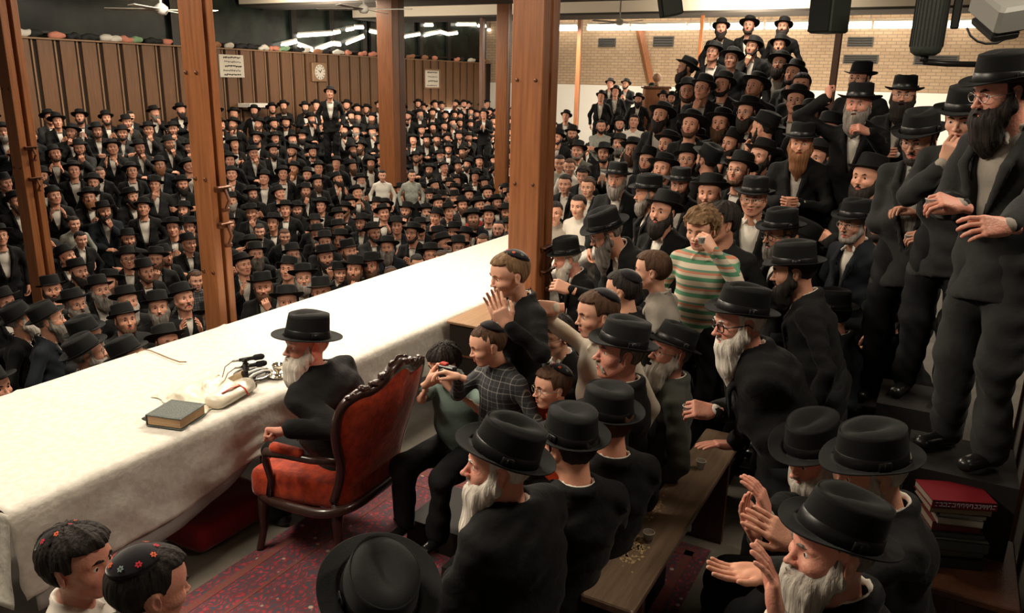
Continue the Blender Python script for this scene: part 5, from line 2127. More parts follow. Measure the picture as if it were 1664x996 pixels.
# stack of books at the right
BK = [((0.12, 0.003, 0.007), 'wide dark red book on top of the floor stack', 0.036, 0.30, 0.21, 0.10),
      ((0.26, 0.20, 0.13), 'cream-paged book second from the top of the stack', 0.034, 0.28, 0.20, 0.06),
      ((0.24, 0.23, 0.19), 'thin pale book third from the top of the stack', 0.018, 0.21, 0.17, 0.03),
      ((0.30, 0.28, 0.23), 'white-edged book fourth from the top of the stack', 0.032, 0.20, 0.17, -0.02),
      ((0.13, 0.022, 0.020), 'maroon book in the middle of the stack', 0.040, 0.22, 0.18, 0.05),
      ((0.05, 0.055, 0.050), 'thin grey-green book below the maroon one', 0.026, 0.26, 0.18, 0.04),
      ((0.055, 0.065, 0.055), 'thick dark green book low in the stack', 0.048, 0.27, 0.20, 0.0),
      ((0.10, 0.10, 0.080), 'book with a torn pale spine low in the stack', 0.040, 0.26, 0.19, 0.08),
      ((0.030, 0.030, 0.026), 'bottom dark book of the stack', 0.050, 0.30, 0.22, 0.05)]
z = 0.56
base = at_t(1545, 850, 3.45)
for k, (col_, lb, th_, w_, d_, tw) in enumerate(BK[::-1]):
    w_, d_ = w_ * .88, d_ * .88
    r = empty('book', (base[0] + 0.01 * math.sin(k * 2.1), base[1] + 0.012 * math.cos(k * 1.7), z), R_(-72) + tw, lb, 'book', 'books stacked on the low bench')
    b = PB()
    b.box((0, 0.004, th_ / 2), (w_ * .97, d_ * .96, th_ - 0.008))
    b.obj('pages', mat('old_pages', (0.24, 0.20, 0.15), 0.85) if k == 0 else bpy.data.materials['old_pages'], r)
    b = PB()
    cm = mat('book_cover', col_, 0.5, 0.4)
    b.box((0, 0, th_ - 0.002), (w_, d_, 0.004))
    b.box((0, 0, 0.002), (w_, d_, 0.004))
    b.box((0, -d_ / 2 + 0.002, th_ / 2), (w_, 0.004, th_))
    b.obj('cover', cm, r)
    if k == len(BK) - 1:
        b = PB()
        rr = random.Random(9)
        x = -w_ * .45
        while x < w_ * .43:
            g = rr.uniform(0.010, 0.017)
            kind_ = rr.randrange(3)
            b.box((x + g * .5, -d_ / 2 - 0.0006, th_ * .74), (g * .8, 0.0012, 0.003))
            if kind_ != 1:
                b.box((x + g * .85, -d_ / 2 - 0.0006, th_ * .5), (0.003, 0.0012, 0.018))
            if kind_ != 2:
                b.box((x + g * .3, -d_ / 2 - 0.0006, th_ * .34), (g * .6, 0.0012, 0.003))
            if kind_ == 2:
                b.box((x + g * .15, -d_ / 2 - 0.0006, th_ * .6), (0.003, 0.0012, 0.010))
            x += g * 1.25
        b.obj('lettering', mat('pale_lettering', (0.35, 0.33, 0.38), 0.6), r)
    z += th_
bench(base[0] - 0.28, base[0] + 0.30, base[1] - 0.28, base[1] + 0.20, 0.56, 'dark low bench under the stack of books', OAKD)
# dark glazed bookcase panel at the right edge
p = at_t(1650, 800, 3.4)
r = empty('bookcase', (3.45, -0.60, 0), R_(-2), 'dark glass-fronted bookcase at the right edge', 'bookcase')
b = PB()
b.box((1.2, -0.16, 1.0), (3.2, 0.30, 2.0), bev=0.01)
b.obj('body', mat('dark_case_wood', (0.020, 0.014, 0.009), 0.5), r)
b = PB()
b.box((1.2, 0.0, 1.0), (3.1, 0.012, 1.9))
b.obj('glass', mat('smoked_glass', (0.016, 0.012, 0.009), 0.18, 0.5, coat=0.4), r)
b = PB()
for x in (-0.3, 0.3, 0.9, 1.5, 2.1, 2.7):
    b.box((x, 0.010, 1.0), (0.035, 0.02, 1.94), bev=0.004)
b.obj('door_frame', OAKD, r)
# ------------------------------------------------------------------ people near the camera
RISERS = []
PEOPLE = []


def imgdir(v):
    return nrm(_R * v[0] + _U * v[1] - _f * v[2])


def hero(label, px, py, t=None, z0=None, ab=0, ah=None, hp=0, hr=0, P=None, arms=None, group=None, **kw):
    """head centre at pixel px,py ; depth t or floor height z0 ; ab/ah = body/head heading (0 = towards the picture's left, 90 = towards the lens)"""
    P = dict(P or {})
    yaw = R_(118.5 + ab)
    ah = ab if ah is None else ah
    P['head'] = (ah - ab, hp, hr)
    J = skeleton(P)
    Rz = np.array(Matrix.Rotation(yaw, 3, 'Z'))
    off = Rz @ J['head']
    if t is None and z0 is not None:
        p = at_z(px, py, z0 + J['head'][2])
    else:
        p = at_t(px, py, t)
    root = p - off
    if t is not None and abs(root[2]) < 0.10 and z0 is None:
        root[2] = 0.0
    for sd, A in (arms or {}).items():
        if isinstance(A, str):
            P['arm' + sd] = A
        else:
            (wx, wy, wt), fd, pn, hpz = A[:4]
            w = at_t(wx, wy, wt)
            hint = A[4] if len(A) > 4 else (-0.3, 0.6, -0.8)
            P['arm' + sd] = ('abs', Rz.T @ (w - root), Rz.T @ imgdir(fd), Rz.T @ imgdir(pn), hpz, hint)
    o, J = figure(P, tuple(root), label, group, yaw=yaw, **kw)
    PEOPLE.append((label, tuple(root), J, P))
    if root[2] > 0.02:
        RISERS.append((root[0], root[1], root[2]))
    return o, J, Rz, root


def world(J, Rz, root, k):
    return Rz @ J[k] + root


def hold_cup(h, side, label, sc=1.0, wine=0.0, up=(0, 0, 1)):
    o, J, Rz, root = h
    c = world(J, Rz, root, 'wr' + side) + Rz @ J['hf' + side] @ V3(0.105, 0.0, -0.035)
    cup((c[0], c[1], c[2] - 0.02), label, wine, sc=sc, group=None)


# the seated elder at the table
hero('elder with large black hat and snow white beard seated in red velvet armchair', 498, 560, z0=0.0, ab=-28, ah=36, hp=-3,
     P=dict(s=1.0, sit=True, lean=7, side=-8, stoop=0.07, coat=False, fat=1.12, bulk=0.020, hs=1.10, vlow=-0.2, vopen=0.5),
     arms={'l': ((464, 700, 3.98), (-1, 0.05, 0.1), (0, -1, 0.2), 'fist', (-0.6, 0.5, -0.3)), 'r': 'rest'},
     face='c', beard='wide', hairc='snow', hat='elder', skin=SKIN_PINK, q=0.010, hq=0.0038, hatm=HATM, shoes=True)

# boys and men round the chest
hero('boy in black suit and embroidered skullcap clapping above the dark chest', 828, 447, t=3.85, ab=28, ah=26, hp=10,
     P=dict(s=0.80, hs=0.96, vlow=-.26), arms={'l': ((825, 528, 3.60), (-0.45, 0.85, 0.15), (0.2, 0.1, -1), 'clap', (-.2, 1, -.9)), 'r': ((812, 520, 3.72), (-0.3, 0.9, 0.1), (-.1, 0, 1), 'clap', (-.2, .8, -.9))},
     face='kid', hat=None, hair='short', hairc='blond', kippah=True, skin=SKIN_KID, q=0.009, hq=0.0038)
hero('small boy in dark plaid shirt with lowered eyes in front of the black-suited boy', 793, 560, t=3.75, ab=38, ah=20, hp=14,
     P=dict(s=0.72, hs=0.88, fat=.95), arms={'l': 'down', 'r': ((745, 612, 3.65), (-.9, .3, 0.1), (0, -1, 0), 'relax')},
     face='kid', hat=None, hair='buzz', hairc='brown', kippah=True, flowers=False, skin=SKIN_KID, jacket=False, sm=PLAID, q=0.009, hq=0.0038)
h = hero('child in teal shirt sitting and lifting a small black camera to the face', 722, 590, t=4.15, ab=58, ah=48, hp=14,
         P=dict(s=0.80, hs=0.88, sit=True, sleeve='short', lean=6), arms={'l': ((738, 632, 3.86), (-0.5, .7, .1), (-.3, 0, -.9), 'grip'), 'r': ((697, 622, 3.95), (.75, .5, .1), (0, .7, -.6), 'grip')},
         face='kidb', hat=None, hair='full', hairc='black', kippah=False, skin=SKIN_KID, jacket=False, sm=TEAL, q=0.010)
p = at_t(727, 603, 3.82)
r = empty('camera_toy', p, R_(118 + 60), 'small black and red camera held up by the seated child', 'camera')
b = PB()
b.box((0, 0, 0), (0.035, 0.095, 0.06), bev=0.006)
b.obj('body', MICB, r)
b = PB()
b.lathe([(0.024, 0), (0.024, 0.03), (0.018, 0.034), (0, 0.030)], (0.017, 0.0, 0), 20, rot=Matrix.Rotation(R_(90), 3, 'Y'))
b.obj('lens', METALD, r, smooth=True)
b = PB()
b.box((0.0, -0.02, 0.034), (0.03, 0.04, 0.012), bev=0.003)
b.obj('viewfinder', REDS, r)
h = hero('boy in cream shirt stretching his arm with a plastic cup towards the post', 972, 480, t=3.85, ab=42, ah=18, hp=4,
         P=dict(s=0.88, hs=1.02), arms={'r': ((903, 500, 3.95), (-1, -.02, 0), (-.1, -.2, -1), 'pinch', (0, 1, .1)), 'l': 'down'},
         face='kidb', hat=None, hair='short', hairc='brown', kippah=True, flowers=False, skin=SKIN_KID, jacket=False, sm=CREAM, q=0.009, hq=0.0038)
hold_cup(h, 'r', 'small clear plastic cup held out by the boy in the cream shirt', 0.8)
hero('boy in dark clothes and black skullcap behind the cream-shirted boy', 1012, 472, t=4.25, ab=10, ah=-25, hp=6,
     P=dict(s=0.82, hs=0.92), arms={'r': ((925, 470, 4.4), (-1, .35, 0), (0, -.3, -1), 'pinch', (0, 1, .1))},
     face='kid', hat=None, hair='short', hairc='black', kippah=True, flowers=False, skin=SKIN_KID, jacket=False, sm=BLACK, q=0.011)
hero('boy in light grey shirt with dark hair seen from behind his ear', 1060, 440, t=4.35, ab=-28, ah=-14, hp=4,
     P=dict(s=0.84, hs=0.94), arms={'r': 'clap'}, face='kidb', hat=None, hair='short', hairc='brown', skin=SKIN_KID, jacket=False, sm=GREYS, q=0.011)
hero('curly blond boy in green striped jersey holding a cup to his mouth', 1140, 372, t=4.45, ab=62, ah=52, hp=12,
     P=dict(s=0.90, hs=0.98, sleeve='long'), arms={'l': ((1160, 408, 4.20), (-.55, .8, 0), (-.5, -.2, -1), 'grip', (0.2, .8, -1)), 'r': 'down'},
     face='kidb', hat=None, hair='curly', hairc='blond', skin=SKIN_KID, jacket=False, sm=STRIPEG, q=0.009, hq=0.0042)
p = at_t(1140, 391, 4.12)
cup((p[0], p[1], p[2] - 0.02), 'little white cup held at the lips of the boy in stripes', 0, sc=.8, group=None)
hero('young man in plain black shirt behind the boy in stripes', 1172, 362, t=5.0, ab=50, ah=20, P=dict(s=.95), face='b', hat=None, hair='full', hairc='black', jacket=False, sm=BLACK, q=0.012)
hero('boy in orange jersey with spectacles and embroidered skullcap', 898, 612, t=3.70, ab=40, ah=24, hp=2,
     P=dict(s=0.70, hs=0.88), face='kidb', hat=None, hair='short', hairc='brown', kippah=True, glasses='wire', skin=SKIN_KID, jacket=False, sm=ORANGE, q=0.009, hq=0.0038)
hero('bespectacled youth in black cap raising his open hand beside the post', 903, 545, t=4.3, ab=40, ah=38, hp=6, mouth=.4,
     P=dict(s=0.80, hs=0.95), arms={'l': ((872, 632, 4.0), (-.5, .8, .1), (.1, .2, -1), 'flat', (0, .8, -.9)), 'r': 'down'},
     face='kidb', hat=None, hair='full', hairc='black', kippah=True, flowers=False, glasses='wire', skin=SKIN_KID, q=0.011)

SIT = dict(sit=True, lean=8, coat=False)
hero('seated man in charcoal felt hat with grey moustache looking left', 1008, 572, t=3.70, ab=-22, ah=14, hp=-5, P=dict(SIT, hs=1.1, lean=-4),
     face='b', beard='mustache', hairc='grey', beardc='white', hat='fedora', hatm=HATG, skin=SKIN_PINK, jm=GREYJ, q=0.011, hq=0.0038)
hero('seated man in small black hat, spectacles and grey-green coat with grey beard', 1088, 588, t=4.15, ab=-8, ah=24, hp=-9, P=dict(SIT, fat=1.08, hs=1.08, lean=-5),
     face='c', beard='wide', hairc='grey', beardc='white', hattilt=-14, hat='small', glasses='wire', skin=SKIN_PINK, jm=GREYL, q=0.011, hq=0.0042)
hero('white-bearded man half hidden between grey-green coat and standing elder', 1148, 525, t=4.75, ab=-5, ah=18, hp=6, P=dict(SIT),
     face='b', beard='full', hairc='white', hat='fedora', skin=SKIN_PINK, q=0.012)
w = at_z(1160, 774, 0.640)
tw = float((w - CAM) @ _f)
h = hero('standing elder in dark spectacles with long white beard leaning on the worn bench', 1203, 512, t=3.4, ab=-8, ah=10, hp=4,
         P=dict(lean=15, bulk=.018, stoop=0.06, coat=True, fat=1.06, hs=1.06, vlow=-.3, vopen=.6),
         arms={'l': ((1168, 772, tw), (-1, 0.02, 0.0), (0, -1, -.1), 'flat', (-.5, .6, -.1)), 'r': ((1158, 668, 3.55), (-1, .15, .1), (0, -.5, -.9), 'pinch', (-.3, .7, -.6))},
         face='b', beard='long', hairc='snow', hat='fedora', glasses='black', skin=SKIN_PINK, q=0.010, hq=0.0038, hattilt=-18)
hold_cup(h, 'r', 'small plastic cup in the raised hand of the elder leaning on the bench', 0.9)
hero('seated man seen from behind, white collar under black hat, before the worn bench', 985, 684, z0=0, ab=-66, ah=-44, hp=6, P=dict(SIT, hs=1.06, lean=-10), arms={'l': 'lap', 'r': 'lap'},
     face='a', hairc='brown', hat='fedora', q=0.011)
hero('seated man with black hat turned away, between white collar man and long-bearded elder', 926, 724, z0=0, ab=-66, ah=-50, hp=6, P=dict(SIT, hs=1.06, lean=-10), arms={'l': 'lap', 'r': 'lap'},
     face='a', hairc='black', hat='fedora', q=0.011)
hero('large seated elder in profile with long flowing white beard and wide black hat', 812, 755, t=2.66, z0=0, ab=-40, ah=2, hp=-2, hang=.1,
     P=dict(SIT, lean=2, bulk=.02, hs=1.08), arms={'l': 'lap', 'r': 'lap'}, face='b', beard='xlong', hairc='snow', hat='wide', skin=SKIN_PINK, q=0.010, hq=0.0036, hattilt=-20)
hero('man seen from above whose creased black hat fills the lower middle edge', 612, 975, t=2.08, z0=0, ab=-62, ah=-62, hp=-22, P=dict(SIT, hs=1.06),
     face='a', hairc='black', hat='wide', q=0.012, hatm=HATG, hattilt=-10)
hero('bearded man in profile with grey beard and black hat at the lower right', 1352, 890, t=2.08, ab=-18, ah=4, hp=-2, P=dict(SIT, hs=1.06),
     arms={'l': ((1262, 1000, 1.95), (-.1, 1, 0.0), (-.9, 0, -.3), 'clap', (0, .8, -.9)), 'r': 'clap'},
     face='c', beard='wide', hairc='grey', hat='fedora', skin=SKIN_PINK, q=0.010, hq=0.0036, beardc='white', hattilt=-18)
hero('man with black peaked-crown hat clapping behind the lower right bearded man', 1415, 765, t=2.60, ab=-10, ah=0, hp=10, P=dict(SIT),
     arms={'r': ((1246, 900, 2.40), (-.78, .55, .05), (0, -.5, -.8), 'flat', (.3, .6, -.9)), 'l': ((1240, 935, 2.30), (-.97, .12, .1), (.1, .9, .3), 'flat', (.3, .8, -.9))},
     face='a', beard='full', hairc='white', hat='fedora', q=0.011)
hero('white-bearded man under a round brimmed hat behind the lower right pair', 1322, 742, t=3.10, ab=0, ah=26, hp=16, P=dict(SIT),
     arms={'r': ((1208, 868, 2.75), (-.35, .9, .1), (-.8, 0, -.5), 'clap'), 'l': ((1216, 876, 2.68), (-.45, .85, .1), (.8, 0, .5), 'clap')},
     face='b', beard='full', hairc='white', hat='wide', skin=SKIN_PINK, q=0.011)

hero('bare-necked dark-bearded man with black hat just behind the leaning elder', 1290, 440, t=4.35, z0=0, ab=-22, ah=-14, hp=6, P=dict(lean=14, hs=1.1),
     face='a', beard='full', hairc='black', hat='fedora', q=0.011)
hero('man in dark blue suit turned away wearing spectacles and black hat', 1352, 490, t=4.95, ab=-28, ah=-24, hp=4, P=dict(SIT), face='b', beard='short', hairc='black', hat='fedora', glasses='black', jm=NAVY, q=0.012)
hero('grey-bearded elder in small black hat gazing left beside the tall man\'s knees', 1440, 518, t=5.05, ab=0, ah=22, hp=10, P=dict(SIT, hs=1.1), face='c', beard='wide', hairc='grey', hat='small', glasses='wire', skin=SKIN_PINK, q=0.012)
hero('man with trimmed grey beard, thin spectacles and white collar, looking left', 1388, 362, t=5.4, z0=0, ab=26, ah=30, hp=6, P=dict(hs=1.08), face='b', beard='short', hairc='salt', hat='fedora', glasses='wire', jm=NAVY, q=0.011)
h = hero('tall man in charcoal suit with black beard standing high at the right edge', 1628, 150, t=3.15, ab=22, ah=8, hp=10, P=dict(lean=6, hs=1.06, fat=1.02, vopen=1.5, vlow=-.42),
         arms={'l': ((1618, 398, 2.75), (-1, .02, .1), (0, -.3, -1), 'relax', (-.4, .8, -.5)), 'r': ((1560, 335, 3.15), (-.9, .25, .1), (0, -.6, -.7), 'pinch', (-.3, .8, -.6))},
         face='b', beard='wide', hairc='black', hat='fedora', glasses='wire', skin=SKIN_PINK, jm=GREYJ, tm=GREYJ, sm=GREYS, q=0.010, hq=0.0038)
hold_cup(h, 'r', 'small clear cup in the fingers of the tall man in charcoal', .9)
hero('smooth-faced youth in black hat looking down over the tall man\'s shoulder', 1568, 192, t=4.0, ab=48, ah=42, hp=14, P=dict(s=.95), face='kidb', hat='fedora', hairc='brown', skin=SKIN_KID, sm=GREYS, jm=GREYJ, arms={'r': 'chin'}, q=0.011)
h = hero('young dark-bearded man in striped shirt and open jacket looking down', 1495, 225, t=4.45, ab=52, ah=38, hp=18, P=dict(vopen=1.6, vlow=-.5), face='a', beard='short', hairc='black', hat='fedora', glasses='wire', sm=PINSTR, jm=GREYJ,
         arms={'l': ((1512, 392, 4.4), (-.9, .3, 0), (0, -.6, -.8), 'pinch'), 'r': ((1480, 345, 4.5), (-.8, .2, .3), (0, -1, 0), 'relax')}, q=0.011)
hold_cup(h, 'l', 'small plastic cup held by the young man in the striped shirt', .9)
hero('man with bushy grey beard and one arm raised gripping the narrow pole', 1395, 170, t=6.1, ab=60, ah=55, hp=0, P=dict(fat=1.05), face='c', beard='wide', hairc='salt', hat='wide', skin=SKIN_PINK,
     arms={'r': ((1345, 160, 6.2), (0.05, 1, 0), (1, 0, 0), 'fist', (0, 1, .1)), 'l': ((1412, 215, 5.75), (-.9, .35, .1), (0, -.6, -.8), 'grip')}, q=0.012)
hero('smiling man with thick black beard and round spectacles at upper right', 1468, 155, t=6.5, ab=55, ah=62, hp=0, mouth=.7, P=dict(fat=1.05), face='c', beard='wide', hairc='black', hat='fedora', glasses='wire', arms={'l': 'clasp', 'r': 'clasp'}, q=0.012)
hero('man mostly hidden behind the raised arm, only black hat showing', 1397, 128, t=7.5, ab=50, ah=40, face='a', beard='short', hairc='black', hat='fedora', glasses='wire', q=0.015, hq=.006)
hero('man with long reddish beard clasping his hands before his chest', 1302, 232, t=6.3, ab=62, ah=66, hp=4, P=dict(coat=True), face='b', beard='long', hairc='red', hat='fedora', arms={'l': 'clasp', 'r': 'clasp'}, q=0.011, hq=.0042)
hero('man in spectacles with grey beard and black hat, profile behind the white-bearded elder', 1268, 375, t=5.1, ab=10, ah=20, hp=8, P=dict(), face='b', beard='full', hairc='grey', hat='fedora', glasses='black', q=0.012)
hero('clean-shaven man in rimmed spectacles and open white shirt behind striped boy', 1225, 322, t=5.9, ab=60, ah=62, hp=4, P=dict(vopen=1.6, vlow=-.45), face='c', beard=None, hairc='brown', hat='fedora', glasses='wire', q=0.012)
hero('man in tilted black hat bending forward with long grey beard near the post', 985, 378, t=5.3, z0=0, ab=28, ah=12, hp=14, P=dict(lean=30, hs=1.06), face='b', beard='long', hairc='grey', hat='wide', hang=.3, glasses='wire', q=0.011, arms={'l': 'lap', 'r': 'lap'})
hero('old man with snow-white beard in square black hat right of the post', 922, 402, t=6.4, ab=20, ah=10, hp=12, P=dict(SIT), face='b', beard='full', hairc='snow', hat='homburg', skin=SKIN_PINK, q=0.012)
hero('man with grey-black beard and broad hat in profile above the bent man', 1052, 330, t=6.8, ab=15, ah=8, hp=4, face='a', beard='full', hairc='salt', hat='wide', q=0.012)
hero('dark-bearded man in open collar frowning under a wide hat', 1105, 300, t=7.6, z0=0, ab=58, ah=66, hp=4, P=dict(vopen=1.3), face='a', beard='full', hairc='black', hat='wide', sm=GREYS, q=0.013)
hero('grey-goateed man in wide hat standing near the bent man', 1003, 285, t=7.7, ab=70, ah=66, face='b', beard='full', hairc='salt', hat='wide', q=0.013)

# the two boys at the lower left corner
hero('boy with flowered black skullcap and white shirt in profile at lower left', 128, 915, t=2.36, ab=178, ah=172, hp=-4, P=dict(s=.82, hs=.98), face='kidb', hat=None, hair='full', hairc='black', kippah=True, skin=SKIN_PINK, jacket=False, sm=SHIRT, q=0.010, hq=0.0036, kiptilt=4)
hero('boy seen from behind with red-flowered black skullcap at the lower left edge', 243, 955, t=2.20, ab=-140, ah=-142, hp=8, P=dict(s=.80, hs=1.0), face='kid', hat=None, hair='short', hairc='black', kippah=True, skin=SKIN_PINK, q=0.010, hq=0.0036, kiptilt=12)
bench(0.9, 3.35, 1.16, 1.42, 0.375, 'low seat bench under the row of seated men', OAKD)
bench(2.0, 3.9, 0.02, 0.30, 0.375, 'low seat bench under the lower right men', OAKD)
# ------------------------------------------------------------------ the crowd
PRO = []
for i, (P_, fc, mo) in enumerate((
        (dict(vopen=1.1, head=(6, 4, 0)), 'a', 0), (dict(armr='clap', arml='clap', head=(-8, 4, 2)), 'b', 0), (dict(armr='cross', arml='cross', vopen=.8, head=(10, 8, 0)), 'c', 0),
        (dict(armr='chin', head=(-12, 6, -3)), 'a', 0), (dict(armr='clasp', arml='clasp', lean=4, head=(0, 8, 3)), 'b', .4), (dict(arml='claphi', armr='claphi', vopen=1.3, head=(14, 0, 2)), 'c', .6),
        (dict(vopen=1.5, vlow=-.5, head=(-4, 0, -2), fat=1.06), 'a', .3), (dict(arml='chin', armr='belly', head=(4, 12, 4)), 'c', 0))):
    P_['hs'] = 1.10
    P_['head'] = (P_['head'][0], P_['head'][1] - 12, P_['head'][2])
    PRO.append((P_, fc, mo))
KPRO = [(dict(s=.84, hs=.95, head=(5, 2, 0), sleeve='long'), 'kid'), (dict(s=.84, hs=.95, head=(-8, 0, 3), armr='clap', arml='clap'), 'kidb')]
PNAME = ['arms down', 'hands clapping', 'arms crossed', 'hand at chin', 'hands clasped', 'clapping high', 'jacket wide open', 'hand on cheek']
rnd = random.Random(11)


def Hh(Y):
    return float(np.interp(Y, [0, 5.3, 8, 11, 13, 15, 17.3, 18], [0.40, 0.40, 0.18, 0.05, 0.48, 1.05, 1.72, 1.8]))


def crowd_man(root, yaw, label, group, k=None, hat='fedora', beard='?', hairc='?', kid=False, kip=False, jm=None, sm=None, jacket=True, far=False, glasses=None, scale=1.09, skin=None, hair=None):
    if kid:
        P_, fc = KPRO[(k or 0) % 2]
        mo = 0
        key = ('kid', (k or 0) % 2)
    else:
        k = rnd.randrange(8) if k is None else k
        P_, fc, mo = PRO[k]
        key = ('pro', k)
    o, J = figure(P_, root, label, group, key=key, face=fc, mouth=mo, beard=beard, hairc=hairc, hat={'wide': 'crowd'}.get(hat, hat), hattilt=-20, kippah=kip, flowers=False, glasses=glasses,
                  jm=jm, sm=sm, jacket=jacket, q=0.016, hq=0.0062, yaw=yaw, shoes=False, scale=scale, skin=skin or (SKIN_KID if kid else None), hair=hair)
    return o


HEADZ = 1.79
CSC = 1.09
BEARDS = [('full', 'black')] * 7 + [('full', 'brown')] * 5 + [('short', 'black')] * 6 + [('short', 'brown')] * 4 + [('wide', 'grey')] * 2 + [('full', 'salt')] * 3 + [('full', 'red')] * 2 + [(None, 'black')] * 8 + [(None, 'brown')] * 4 + [('long', 'white')] * 1
CN = dict(black='black', brown='brown', grey='grey', salt='greying', red='reddish', white='white')
rows_boxes = {}
placed = []


def spot(px, py, t=None, dz=0.0):
    """where a head seen at this place in the picture stands in the sunken hall"""
    if t is None:
        t = 5.0
        while t < 40:
            p = at_t(px, py, t)
            if p[1] > 4.9 and p[2] <= Hh(p[1]) - 0.12 + dz:
                break
            t += 0.04
    return at_t(px, py, t)


def face_to(p, j=0.0, tgt=(3.0, 2.6)):
    return math.atan2(tgt[1] - p[1], tgt[0] - p[0]) + R_(j)


